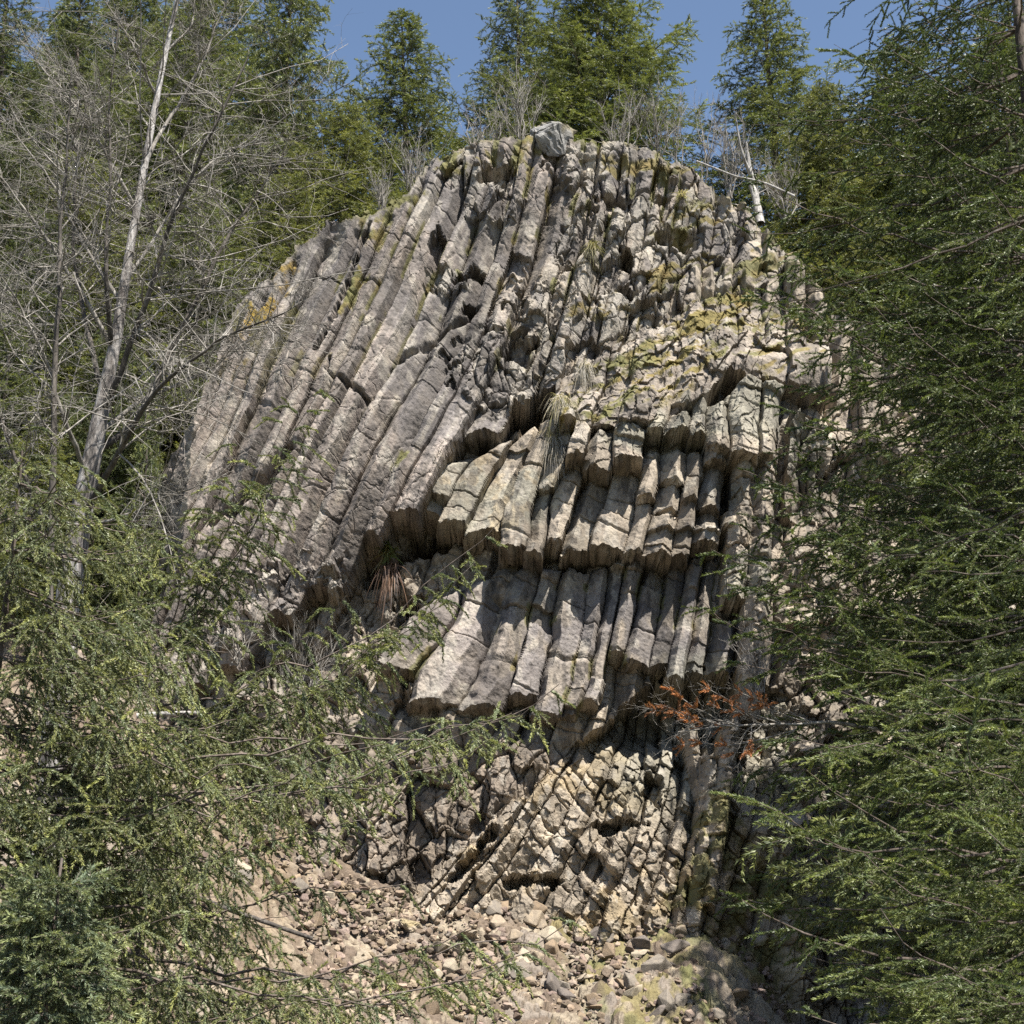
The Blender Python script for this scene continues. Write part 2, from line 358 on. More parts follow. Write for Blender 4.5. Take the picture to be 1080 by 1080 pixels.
# --- lower fan; starts under the overhang
fan_ins = (Y > pl(X, [(380, 800), (470, 760), (560, 740), (640, 690), (760, 700), (840, 720)])) & (X > 598 - 1.08*(Y-790) + 12*W2) & (X > 400) & (X < 840)
dL = -0.65 + 0.95*sstep(740, 900, Y) + 0.12*W1 - 1.3*np.exp(-(((X-695)/72)**2 + ((Y-745)/34)**2)) - 0.35*np.exp(-(((X-560)/80)**2 + ((Y-775)/22)**2)) - 0.3*sstep(720, 800, X)
hL = dL + uL + 0.07*b3 - 0.7*spot([(510, 890, 14, 7, -60), (560, 930, 30, 7, 0), (500, 905, 26, 8, -45), (688, 830, 10, 18, 0), (650, 872, 22, 7, 0)])
hL = np.where(fan_ins, hL, -9)
H = np.where(fan_ins & ((TONE_ID == 0) | (TONE_ID == 3)), hL, H); TONE_ID = np.where(fan_ins & (TONE_ID == 0), 3, TONE_ID)
put(hL, fan_ins, 3)
# right part: broken steep rock stepping back, a rib beside the fan
rt = sstep(800, 850, X)*sstep(400, 470, Y)
rtd = -0.5 + 1.0*W1*0.5 + 1.3*rub_big + 0.5*sstep(850, 1000, Y)
H = np.where(TONE_ID == 1, H*(1) , H*(1-rt) + rtd*rt)
H = np.where((TONE_ID == 1) & (Y > 350), H*(1-rt) + rtd*rt, H)
# left bottom: slabs and debris below the upper face
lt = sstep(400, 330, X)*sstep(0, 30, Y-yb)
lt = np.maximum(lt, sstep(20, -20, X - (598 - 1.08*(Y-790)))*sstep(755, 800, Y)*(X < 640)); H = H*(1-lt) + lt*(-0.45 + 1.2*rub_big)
# weathering on everything
H = H + 0.013*W3 + 0.008*W4 + 0.02*W2
cf = sstep(0, 26, Y - crest)*0.75 + 0.25; H = np.where(TONE_ID == 1, (H - dU)*cf + dU, H)
# back over the crest, and back at the left end
H = H - 0.055*np.clip(crest - Y, 0, 200) - 0.16*np.clip(crest - Y, 0, 4)
edge = pl(Y, [(300, 240), (360, 232), (420, 205), (600, 190), (720, 140), (1100, 100)])
H = H - 0.03*np.clip(edge - X, 0, 400)
# soften the lips of ledges a little and roughen their undersides, so that they are broken rock too
st_ = np.zeros_like(H); st_[1:-1] = np.abs(H[2:] - H[:-2]); big = sstep(0.12, 0.3, st_)
for _ in range(1):
    Hb = H.copy(); Hb[1:-1] = 0.25*H[:-2] + 0.5*H[1:-1] + 0.25*H[2:]
    bg_ = big.copy(); bg_[1:-1] = np.maximum(np.maximum(big[:-2], big[2:]), big[1:-1]); H = H*(1-bg_) + Hb*bg_
jz = (vnoise(X/7, H*7, 811) + 0.6*vnoise(X/3, H*15, 812))*0.055*bg_; jx = vnoise(X/8+40, H*8, 813)*0.04*bg_
P = plane_pt(X, Y) + H[..., None]*NRM + jz[..., None]*TD + jx[..., None]*np.array([1.0, 0, 0])

# --- natural colours: stone kinds, lichen, moss
def L3(*c): return np.array(c)
T = np.empty(X.shape + (3,)); grey = L3(.165, .150, .142); pink = L3(.25, .215, .190); tan = L3(.315, .268, .208); ochre = L3(.30, .24, .155)
pale = L3(.38, .35, .30); green = L3(.20, .205, .168); dark = L3(.075, .068, .062)
def mix(T, c, m): return T*(1-m[..., None]) + c*m[..., None]
T[:] = grey
T = mix(T, pink, sstep(-0.25, 0.45, W1 + 0.35*W2)*(TONE_ID == 1))
T = mix(T, tan, 0.75*sstep(470, 600, X)*sstep(-0.4, 0.5, W2+0.4)*(TONE_ID == 1)*sstep(180, 300, Y))
T = mix(T, tan, 0.75*((TONE_ID == 2) | (TONE_ID == 0)) + 0.45*(TONE_ID == 4))
T = mix(T, green, 0.55*sstep(-0.1, 0.6, W1 + 0.4*W2)*((TONE_ID == 2) | (TONE_ID == 5)))
T = mix(T, tan, 0.45*(TONE_ID == 5)*sstep(-0.2, 0.4, W2)); T = mix(T, pink, 0.5*(TONE_ID == 5)*sstep(600, 480, X))
T = mix(T, mix(tan[None, None], ochre, sstep(-.2, .6, W2 + W1)), 0.9*(TONE_ID == 3))
T = mix(T, green, 0.5*(TONE_ID == 3)*sstep(600, 680, X)*sstep(900, 820, Y))
T = mix(T, ochre, 0.5*(TONE_ID == 2)*sstep(0.35, 0.6, W2+0.3*W3)*sstep(620, 560, X))
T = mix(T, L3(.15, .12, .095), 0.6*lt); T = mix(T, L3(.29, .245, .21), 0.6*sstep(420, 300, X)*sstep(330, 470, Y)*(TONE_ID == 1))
seg_r = h01(np.where(TONE_ID == 1, iU, np.where(TONE_ID == 3, iL, iM)), np.where(TONE_ID == 1, sU, np.where(TONE_ID == 3, sL, sM)), 88)
colr = h01(np.where(TONE_ID == 1, iU, np.where(TONE_ID == 3, iL, iT)), iU*0, 89)
T = T*(0.75 + 0.5*seg_r)[..., None]*(0.8+0.4*colr)[..., None]
st1 = fbm((X + 0.42*Y)/7.0, Y/120.0, 95, 4); T = mix(T, dark*1.6, 0.6*sstep(.15, .6, st1 + .3*W1)*(TONE_ID == 1)); T = mix(T, pale, 0.35*sstep(.25, .7, -st1)*(TONE_ID == 1))
# fresh pale breaks in broken rock, dark weathered skin elsewhere
fr = np.maximum(rubU*(TONE_ID == 1), 0.0)
T = mix(T, pale*0.95, 0.65*fr*sstep(0.35, 0.75, id2)); T = mix(T, grey*0.75, 0.6*fr*sstep(0.5, 0.2, id1))
T = mix(T, dark, 0.75*sstep(0.45, 0.75, fbm(X/5, Y/11, 71, 3) + 0.35*W2)*((TONE_ID != 3)*1.0)*0.8)
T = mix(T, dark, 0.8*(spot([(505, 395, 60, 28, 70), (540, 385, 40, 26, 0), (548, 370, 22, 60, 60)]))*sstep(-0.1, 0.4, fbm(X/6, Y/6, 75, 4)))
T = mix(T, pale, 0.5*sstep(0.5, 0.8, fbm(X/14, Y/22, 81, 4)))
# moss: on the diagonal slope, on the crest, in flutes between columns, on small ledges
moss_c = mix(np.zeros(X.shape+(3,)) + L3(.175, .145, .055), L3(.135, .13, .055), sstep(-.3, .4, W2)); moss_c = mix(moss_c, L3(.19, .125, .04), 0.35*sstep(.3, .7, fbm(X/16, Y/16, 91, 3)))
mz = np.zeros_like(X)
diag = fbm((X*0.82 - Y*0.45)/34 + W2*.3, (Y*0.82 + X*0.45)/6.5 + W2*.5, 93, 4)       # streaks that run up to the right
mz = np.maximum(mz, spot([(700, 400, 110, 30, -30), (640, 440, 50, 22, -25), (770, 330, 80, 35, -30), (660, 390, 60, 12, -25)])*sstep(-0.3, 0.25, diag + 0.5*fbm(X/6, Y/5, 94, 3)))
mz = np.maximum(mz, 0.9*spot([(800, 290, 60, 60, -30), (740, 225, 50, 20, -20), (700, 180, 60, 10, 10), (680, 300, 80, 14, -30), (820, 360, 50, 40, 0)])*sstep(0.1, 0.35, diag))
mz = np.maximum(mz, spot([(555, 168, 14, 16, 30), (500, 172, 30, 9, 0), (400, 222, 60, 7, -15), (275, 315, 26, 14, -60), (640, 152, 30, 7, 0), (480, 176, 16, 10, 0)])*sstep(-0.35, 0.1, W2 + 0.3*W3))
mz = np.maximum(mz, spot([(268, 345, 8, 40, 20), (245, 350, 4, 30, 15), (378, 300, 6, 70, 20), (397, 265, 5, 40, 20), (425, 505, 6, 14, 20)])*sstep(-0.4, 0.1, W2+0.4*W3))
flute = (np.abs(fU) > 0.72)*(TONE_ID == 1)
mz = np.maximum(mz, 0.9*flute*sstep(0.12, 0.4, W2+0.5*W1)*sstep(500, 300, Y))
mz = np.maximum(mz, 0.8*(np.abs(fM) > 0.75)*(TONE_ID == 5)*sstep(0.3, 0.5, W2))
mz = np.maximum(mz, spot([(740, 940, 30, 70, 10), (800, 960, 70, 60, 0), (700, 1040, 120, 60, 0), (760, 880, 26, 40, 0)])*sstep(-0.5, 0.1, W2+0.3*W3)*0.9)
mz = np.maximum(mz, sstep(6, -2, Y-crest)*0.8*sstep(-0.3, 0.2, W2))
T = mix(T, moss_c, np.clip(mz, 0, 1)); T = mix(T, L3(.27, .185, .035), 0.85*spot([(285, 315, 14, 26, 25), (262, 345, 7, 34, 18), (300, 290, 16, 7, -40)])*sstep(-.5, .2, W2+.5*W3)); soil = L3(.10, .078, .052); T = mix(T, soil, sstep(4, 22, crest - Y))
H_moss = mz
T = np.clip(T*1.0, 0.02, 0.85)
nr, nc = X.shape
ii = (np.arange(nr-1)[:, None]*nc + np.arange(nc-1)[None, :]).ravel()
F = np.stack([ii, ii+nc, ii+nc+1, ii+1], -1)
M_rock = rock_material('weathered_basalt')
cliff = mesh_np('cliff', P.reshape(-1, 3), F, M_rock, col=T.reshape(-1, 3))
tag(cliff, 'weathered grey and tan rock face of leaning stone columns and ledges', 'cliff', kind='structure')
def cliff_pt(px, py, out=0.0):
    """the point of the rock face at a place, a little in front of it"""
    r = int(np.clip(round((py-gy[0])/STEP), 0, nr-1)); c = int(np.clip(round((px-gx[0])/STEP), 0, nc-1))
    return Vector(P[r, c] + out*NRM)
# ---------------------------------------------------------------- hillside and scree
def zbase(x):
    return np.interp(x, [-16, -9, -7.6, -4.6, -3.0, -1.6, 1.2, 3.2, 4.4, 6.2, 9.0, 11, 16], [5.5, 5.0, 4.0, 1.5, 0.35, 0.0, -0.35, -0.25, -0.9, -2.4, -1.2, 0.8, 2])
def terrain(x, y):
    x = np.asarray(x, float); y = np.asarray(y, float)
    near = np.interp(y, [-40, 3, 9, 17, 20], [-1.7, -1.7, -6.0, -7.2, -6.6])
    yc = 28.3; scree = zbase(x) - 0.62*(yc - y)
    front = np.where(y < 20, near*(1-sstep(13, 20, y)) + (zbase(x) - 0.62*(yc-20))*sstep(13, 20, y), scree)
    back_mid = np.minimum((y-32.0)/math.tan(LEAN) - 3.0, np.interp(x, [-9, -6.2, -4.9, -4.0, -2.3, 0.4, 4.0, 5.9, 8.2, 12], [7.5, 10.5, 12.3, 13.2, 14.6, 16.2, 15.5, 13.3, 10.5, 10]) + 0.24*(y-31))
    back_left = zbase(x) - 1 + 0.62*np.minimum(y-yc, 30) + 0.15*np.maximum(y-yc-30, 0)
    back_right = np.minimum((y-31.5)/math.tan(LEAN) - 3.0, 11.5 + 0.5*np.minimum(y-31, 25))
    wl = sstep(-7.5, -11.5, x + 0.15*(y-34)); wr = sstep(5.5, 10, x)
    back = back_mid*(1-wl)*(1-wr) + back_left*wl + back_right*wr
    back = np.maximum(back, -8)
    t = sstep(yc-0.2, yc+1.0, y)
    z = front*(1-t) + np.where(y > yc-0.2, back, 0)*t
    return z
def grid_mesh(x0, x1, y0, y1, st):
    xs = np.arange(x0, x1+1e-6, st); ys = np.arange(y0, y1+1e-6, st); A, B = np.meshgrid(xs, ys)
    n, m = A.shape; k = (np.arange(n-1)[:, None]*m + np.arange(m-1)[None, :]).ravel()
    return A, B, np.stack([k, k+1, k+m+1, k+m], -1)
A, B, Fq = grid_mesh(-120, 120, -40, 200, 1.0)
Z = terrain(A, B) + 0.25*vnoise(A/3, B/3, 301) - 0.35
Z = Z - 3.0*((np.abs(A) < 12) & (B > 20.5) & (B < 27.5))*0 
gc = np.zeros(A.shape+(3,)) + L3(.085, .07, .042); gc = mix(gc, L3(.07, .085, .03), sstep(-.2, .5, vnoise(A/2.3, B/2.3, 303)))
hill = mesh_np('hillside', np.stack([A, B, Z], -1).reshape(-1, 3), Fq, M_rock, col=gc.reshape(-1, 3), smooth=True)
tag(hill, 'forested hillside rising behind and beside the cliff', 'hillside', kind='structure')
A, B, Fq = grid_mesh(-12.5, 12.5, 18.0, 30.0, 0.035)
ba, ea, ia = blocks(A, B, 0.55, 311, 1.0, 0.4, 0.22); bb, eb, ib = blocks(A, B, 0.24, 321, 1.1, 1.0, 0.22); bc, ec, ic = blocks(A, B, 0.11, 331, 1.0, 0.2, 0.22)
mossz = sstep(-.3, .3, vnoise(A/0.9, B/0.9, 341) + 0.4*vnoise(A/.3, B/.3, 342) + 2.3*sstep(1.3, 2.8, A - 0.25*(24-B)) - 1.1)
rough = 1 - 0.35*mossz
Z = terrain(A, B) + rough*(0.10*ba + 0.07*bb + 0.035*bc - 0.05*np.exp(-(ea/.1)**2) - 0.03*np.exp(-(eb/.1)**2)) + 0.15*vnoise(A/1.5, B/1.5, 351) + 0.03*vnoise(A/.08, B/.08, 352)*mossz
# rock ribs that stick out of the moss at the lower right
ribs, er, ir = blocks(A*1.0, B, 1.1, 361, 2.2, 0.5, 0.4)
Z = Z + (0.22*ribs + .1*ba*mossz)*sstep(2.8, 4.2, A) + 0.14*fbm(A/.4, B/.4, 366, 5)*mossz
tc_ = np.zeros(A.shape+(3,)) + L3(.135, .105, .08)
tc_ = mix(tc_, L3(.26, .22, .165), sstep(.5, .7, ib)); tc_ = mix(tc_, L3(.21, .18, .15), sstep(.35, .2, ia)); tc_ = mix(tc_, L3(.12, .09, .06), sstep(.12, .02, ec)*0.6)
tc_ = mix(tc_, L3(.17, .13, .09), 0.7*sstep(-.2, .3, vnoise(A/1.2+5, B/1.2, 371))*sstep(-2.5, -5, A))
tc_ = mix(tc_, mix(np.zeros(A.shape+(3,)) + L3(.175, .150, .068), L3(.135, .138, .055), sstep(-.2, .4, vnoise(A/.5, B/.5, 372))), mossz*0.85*sstep(-.35, .15, vnoise(A/.22, B/.22, 377)))
tc_ = mix(tc_, L3(.24, .21, .17), sstep(0.15, .5, ribs)*sstep(2.8, 4.2, A)*0.8)
scree = mesh_np('scree_slope', np.stack([A, B, Z], -1).reshape(-1, 3), Fq, M_rock, col=tc_.reshape(-1, 3))
tag(scree, 'slope of broken tan stone and yellow moss below the cliff', 'scree', kind='structure')
def hit_scree(px, py):
    """walk along the sight line until it meets the scree"""
    d = ray(px, py); ts = np.linspace(17, 31, 300); p = d[None]*(ts/d[1])[:, None]
    below = p[:, 2] < terrain(p[:, 0], p[:, 1])
    return p[int(np.argmax(below))] if below.any() else None
# ---------------------------------------------------------------- plant builders
def tubes(Pt, R, sides=5):
    """many tubes at once: Pt (n,K,3) axis points, R (n,K) radii -> V, F"""
    n, K, _ = Pt.shape
    Tn = unit(np.gradient(Pt, axis=1)); ref = np.where(np.abs(Tn[:, :1, 2:3]) < 0.9, np.array([0, 0, 1.0]), np.array([1.0, 0, 0]))
    A1 = unit(np.cross(Tn, np.broadcast_to(ref, Tn.shape))); A2 = np.cross(Tn, A1)
    th = np.arange(sides)*2*math.pi/sides
    V = Pt[:, :, None] + R[:, :, None, None]*(A1[:, :, None]*np.cos(th)[:, None] + A2[:, :, None]*np.sin(th)[:, None])
    idx = np.arange(n*K*sides).reshape(n, K, sides); nx = np.roll(idx, -1, axis=2)
    F = np.stack([idx[:, :-1], nx[:, :-1], nx[:, 1:], idx[:, 1:]], -1).reshape(-1, 4)
    return V.reshape(-1, 3), F
def rot_about(v, ax, a):
    a = np.asarray(a)[..., None]; c, s = np.cos(a), np.sin(a)
    return v*c + np.cross(ax, v)*s + ax*np.sum(ax*v, -1, keepdims=True)*(1-c)
def needles(p, d, L, n, ln, wd, rng, tone, spread=0.85, droop=0.12):
    """n needles on each twig (p start, d direction, L length): one thin leaf-shaped face each"""
    m = len(p); t = (np.arange(n)+rng.random((m, n)))/n; t = np.minimum(t*1.02, 1.0)
    c = p[:, None] + d[:, None]*(L[:, None]*t)[..., None]; c[..., 2] -= droop*L[:, None]*t*t
    ax = np.broadcast_to(d[:, None], c.shape)
    r = unit(np.cross(ax, rng.normal(size=c.shape)))
    sp = spread*(1.0-0.45*t)[..., None]*(0.8+0.4*rng.random((m, n, 1)))
    nd_ = unit(ax*np.cos(sp) + r*np.sin(sp)); l = ln*(0.7+0.5*rng.random((m, n, 1)))
    sd = unit(np.cross(nd_, rng.normal(size=c.shape)))*wd
    V = np.stack([c - sd*0.7, c + nd_*l, c + nd_*l*0.25 + sd*0.7], 2)
    C = tone[:, None, :]*(0.85+0.3*rng.random((m, n, 1)))
    F = np.arange(m*n*3).reshape(-1, 3)
    return V.reshape(-1, 3), F, C.reshape(-1, 3)
def polyline(p0, p1, sag, up, rng, K=12, wob=0.03):
    """a limb: from p0 to p1, sagging, its end turned up a little"""
    p0 = np.array(p0, float); p1 = np.array(p1, float); L = np.linalg.norm(p1-p0); t = np.linspace(0, 1, K)[:, None]
    P_ = p0 + (p1-p0)*t; P_[:, 2] -= (sag*L*4*t*(1-t)).ravel(); P_[:, 2] += (up*L*np.clip(t-0.6, 0, 1)**2*3).ravel()
    w_ = np.cumsum(rng.normal(size=(K, 3))*wob*L/math.sqrt(K), 0); w_ -= w_[-1:]*t; return P_ + w_*np.minimum(t*4, 1)
def fol_limb(G_, W_, P_, rng, sec_sp, sec_len, tw_sp, tw_len, nn, nl, nw, tone, hang=0.2, r0=0.02, bare=0.12, tdroop=0.12, twig_r=0.0016, keep=1.0, shape=0.75, roll=0.45, lroll=0.0):
    """a foliage limb: the axis P_, side shoots in a flat spray on both sides, twigs on them, needles on the twigs"""
    K = len(P_); L = np.sum(np.linalg.norm(np.diff(P_, axis=0), axis=1)); n = max(4, int(L*(1-bare)/sec_sp))
    V, F = tubes(P_[None], np.linspace(r0, r0*0.18, K)[None], 5); W_.add(V, F)
    t = bare + (1-bare)*(np.arange(n)+rng.random(n)*0.8)/n; t = np.clip(t, 0, 0.995)
    f = t*(K-1); i = np.minimum(f.astype(int), K-2); q = P_[i] + (P_[i+1]-P_[i])*(f-i)[:, None]
    tg = unit(P_[i+1]-P_[i]); side = np.where(np.arange(n) % 2 == 0, 1.0, -1.0)
    upv = unit(np.cross(np.cross(tg, [0, 0, 1.0]), tg) + 1e-6); upv = rot_about(upv, tg, rng.normal(size=n)*roll + rng.normal()*lroll)
    ang = side*np.radians(rng.uniform(42, 68, n)); sd = rot_about(tg, upv, ang)
    sl_ = sec_len*(0.35 + 0.65*np.clip((1-t)/0.75, 0, 1)**shape)*rng.uniform(0.6, 1.15, n)*np.clip(t/0.2 + .3, 0, 1)
    sd = unit(sd + rng.normal(size=sd.shape)*0.13 - np.array([0, 0, hang])*rng.uniform(0.3, 1.6, (n, 1)))
    kk = rng.random(n) < keep; q, sd, sl_, tg = q[kk], sd[kk], sl_[kk], tg[kk]; n = len(q)
    if n == 0: return
    # side shoots bend down (hang) along their length
    KK = 7; s = np.linspace(0, 1, KK)
    S = q[:, None] + sd[:, None]*(sl_[:, None]*s)[..., None]; S[..., 2] -= (hang*1.1*sl_)[:, None]*s**2
    S += np.cumsum(rng.normal(size=S.shape)*0.012, 1)*s[None, :, None]*sl_[:, None, None]*2
    V, F = tubes(S, (0.08*r0 + 0.004*sl_[:, None])*np.linspace(1, 0.35, KK)[None], 3); W_.add(V, F)
    m = np.maximum(2, (sl_/tw_sp).astype(int)); own = np.repeat(np.arange(n), m)
    within = (np.arange(len(own)) - np.repeat(np.cumsum(m)-m, m)); tt = (within + 0.3 + 0.7*rng.random(len(own)))/m[own]; tt = np.minimum(0.06+0.94*tt, 1)
    f = tt*(KK-1); i = np.minimum(f.astype(int), KK-2); a = S[own, i]; b = S[own, i+1]
    tq = a + (b-a)*(f-i)[:, None]; td0 = unit(b-a)
    sgn = np.where(within % 2 == 0, 1.0, -1.0)*np.radians(rng.uniform(35, 62, len(own)))*(tt < 0.97)
    upw = unit(np.cross(np.cross(td0, [0, 0, 1.0]), td0) + 1e-6); upw = rot_about(upw, td0, rng.normal(size=len(own))*min(roll*1.3, 0.6) + (rng.normal(size=n)*roll)[own])
    td = unit(rot_about(td0, upw, sgn) + rng.normal(size=td0.shape)*0.16 - np.array([0, 0, hang*0.9])*rng.random((len(own), 1)))
    tl = tw_len*rng.uniform(0.55, 1.2, len(own))*(1-0.35*tt)
    # older shoots darker, youngest tips lighter, yellower; deepened to paint shade inside the boughs
    lim = tone*rng.uniform(0.88, 1.12); tn = lim*rng.uniform(0.72, 1.28, (len(own), 1)); yg = (tt[:, None]**2*0.65 + 0.35*t[kk][own][:, None]); tn = tn*(0.45 + np.array([1.05, 0.92, 0.5])*yg)
    V, F, C = needles(tq, td, tl, nn, nl, nw, rng, tn, droop=tdroop); G_.add(V, F, C)
    # the shoots and the limb's own end carry needles too
    e_d = unit(S[:, 1:]-S[:, :-1]).reshape(-1, 3); e_p = S[:, :-1].reshape(-1, 3); e_l = np.linalg.norm(S[:, 1:]-S[:, :-1], axis=-1).ravel()
    V, F, C = needles(e_p, e_d, e_l, max(3, nn//2), nl, nw, rng, np.repeat(lim[None]*rng.uniform(.75, 1.2, (n, 1)), KK-1, 0), droop=0); G_.add(V, F, C)
    if twig_r is None: return
    # twig stems
    T3 = np.stack([tq, tq+td*tl[:, None]*0.55, tq+td*tl[:, None]*0.95], 1); T3[:, 1, 2] -= tdroop*tl*0.3; T3[:, 2, 2] -= tdroop*tl*0.9
    V, F = tubes(T3, np.repeat(np.array([[twig_r*1.3, twig_r, twig_r*0.6]]), len(tq), 0), 3); W_.add(V, F)

def leaf_material(name, trans=0.22, spec=0.35):
    m, nt, b = mat_new(name); L = nt.links
    a = nd(nt, 'ShaderNodeAttribute', attribute_name='tone')
    tc = nd(nt, 'ShaderNodeTexCoord'); n = nd(nt, 'ShaderNodeTexNoise', Scale=3.0, Detail=3.0); L.new(tc.outputs['Object'], n.inputs['Vector'])
    r = ramp(nt, [(0.3, (0.7, 0.74, 0.8)), (0.7, (1.3, 1.22, 1.0))]); L.new(n.outputs[0], r.inputs[0])
    oi = nd(nt, 'ShaderNodeObjectInfo'); c = mixc(nt, 'MULTIPLY', 1.0, a.outputs[0], r.outputs[0]); c = mixc(nt, 'MULTIPLY', 1.0, c, oi.outputs['Color'])
    L.new(c, b.inputs['Base Color']); b.inputs['Roughness'].default_value = 0.45; b.inputs['Specular IOR Level'].default_value = spec
    tr = nd(nt, 'ShaderNodeBsdfTranslucent'); L.new(mixc(nt, 'MULTIPLY', 1.0, c, (1.35, 1.4, 0.8)), tr.inputs['Color'])
    ms_ = nd(nt, 'ShaderNodeMixShader', Fac=trans); L.new(b.outputs[0], ms_.inputs[1]); L.new(tr.outputs[0], ms_.inputs[2])
    L.new(ms_.outputs[0], nt.nodes['Material Output'].inputs['Surface']); return m
def bark_material(name, c0, c1, c2, sc=6.0, bump=0.5):
    m, nt, b = mat_new(name); L = nt.links
    tc = nd(nt, 'ShaderNodeTexCoord'); mp = nd(nt, 'ShaderNodeMapping'); mp.inputs['Scale'].default_value = (1, 1, 0.3); L.new(tc.outputs['Object'], mp.inputs['Vector'])
    n = nd(nt, 'ShaderNodeTexNoise', Scale=sc, Detail=8.0, Roughness=0.7); n2 = nd(nt, 'ShaderNodeTexNoise', Scale=sc*5, Detail=4.0)
    L.new(mp.outputs[0], n.inputs['Vector']); L.new(mp.outputs[0], n2.inputs['Vector'])
    r = ramp(nt, [(0.38, c0), (0.5, c1), (0.62, c2)]); L.new(n.outputs[0], r.inputs[0])
    r2 = ramp(nt, [(0.35, (0.6, 0.6, 0.6)), (0.6, (1.15, 1.15, 1.15))]); L.new(n2.outputs[0], r2.inputs[0])
    L.new(mixc(nt, 'MULTIPLY', 1.0, r.outputs[0], r2.outputs[0]), b.inputs['Base Color']); b.inputs['Roughness'].default_value = 0.9
    bp = nd(nt, 'ShaderNodeBump', Strength=bump, Distance=0.03); L.new(n2.outputs[0], bp.inputs['Height']); L.new(bp.outputs[0], b.inputs['Normal']); return m
M_needle = leaf_material('fir_needles'); M_bark = bark_material('fir_bark', (.06, .045, .035), (.11, .085, .068), (.17, .14, .12))
M_grey = bark_material('grey_bark', (.07, .06, .055), (.22, .20, .185), (.44, .42, .40), 9.0)
M_twig = bark_material('grey_twigs', (.13, .118, .10), (.21, .192, .168), (.32, .30, .27), 9.0, 0.2)
M_dark = bark_material('dark_bark', (.035, .03, .026), (.07, .06, .05), (.12, .105, .09), 6.0)
M_dead = bark_material('bleached_wood', (.18, .165, .15), (.30, .285, .265), (.42, .40, .38), 5.0)
M_grass = leaf_material('dry_grass', 0.3, 0.2)

def trunk_tube(base, top, r0, r1, rng, mat, parent, name='trunk', lean=0.0, sides=12, K=24):
    t = np.linspace(0, 1, K)[:, None]; b_ = np.array(base, float); e_ = np.array(top, float)
    P_ = b_ + (e_-b_)*t + np.cumsum(rng.normal(size=(K, 3))*[1, 1, 0], 0)*lean/K
    V, F = tubes(P_[None], (r0 + (r1-r0)*t.ravel()**0.9)[None], sides)
    return P_, mesh_np(name, V, F, mat, parent, True)
PROTO = {}
def conifer_meshes(kind):
    """five kinds of fir crown, 14 m tall and 3 m in radius; every tree of a kind shares its meshes"""
    if kind in PROTO: return PROTO[kind]
    pw, n, hang, up, rad = [(0.7, 150, .14, .22, 3.0), (0.95, 140, .10, .3, 3.0), (0.6, 165, .22, .2, 3.0), (0.8, 125, .16, .3, 3.0), (1.1, 150, .08, .35, 3.0)][kind]
    rng = np.random.default_rng(900+kind); H, R = 14.0, rad
    TP, tr_ = trunk_tube((0, 0, -0.5), (rng.normal()*0.3, rng.normal()*0.3, H), 0.20, 0.012, rng, M_bark, None, lean=0.3)
    G_, W_ = Geo(), Geo(); one = np.ones(3)
    for k in range(n):
        u = (k+rng.random())/n; u = u**0.9; z = H*(0.05+0.95*u)
        prof = min(1.0, (1-u)**pw*1.05 + 0.025)*min(1, 0.6+u*3)
        l = R*prof*(0.62+0.5*rng.random()+0.25*math.sin(k*0.37)) + 0.10; az = k*2.39996 + rng.normal()*0.35
        tp = TP[min(int(z/H*(len(TP)-1)), len(TP)-1)]; p0 = np.array([tp[0], tp[1], z]); el = math.radians(-10 + 42*u + rng.normal()*8)
        P_ = polyline(p0, p0 + l*np.array([math.cos(az)*math.cos(el), math.sin(az)*math.cos(el), math.sin(el)]), 0.02, up, rng, 7, 0.05)
        fol_limb(G_, W_, P_, rng, 0.125, 0.36*l+0.24, 0.075, 0.25, 21, 0.075, 0.0135, one, hang=hang, r0=0.010+0.005*l, bare=0.12, twig_r=None, roll=0.6)
    b_ = W_.obj('branches', M_bark, None); c_ = G_.obj('crown', M_needle, None)
    PROTO[kind] = (tr_.data, b_.data, c_.data)
    for o in (tr_, b_, c_): bpy.data.objects.remove(o)
    return PROTO[kind]
def conifer(base, H, R, label, tone, seed, group=None, kind=0):
    rng = np.random.default_rng(seed); root = empty('fir_tree', base, label, 'tree', group)
    root.scale = (R/3.0, R/3.0*rng.uniform(.9, 1.1), H/14.0); root.rotation_euler = (rng.normal()*0.02, rng.normal()*0.02, rng.uniform(0, 6.28))
    for nm, me in zip(('trunk', 'branches', 'crown'), conifer_meshes(kind)):
        o = bpy.data.objects.new(nm, me); COL.objects.link(o); o.parent = root
        if nm == 'crown': o.color = (*tone, 1)
    return root

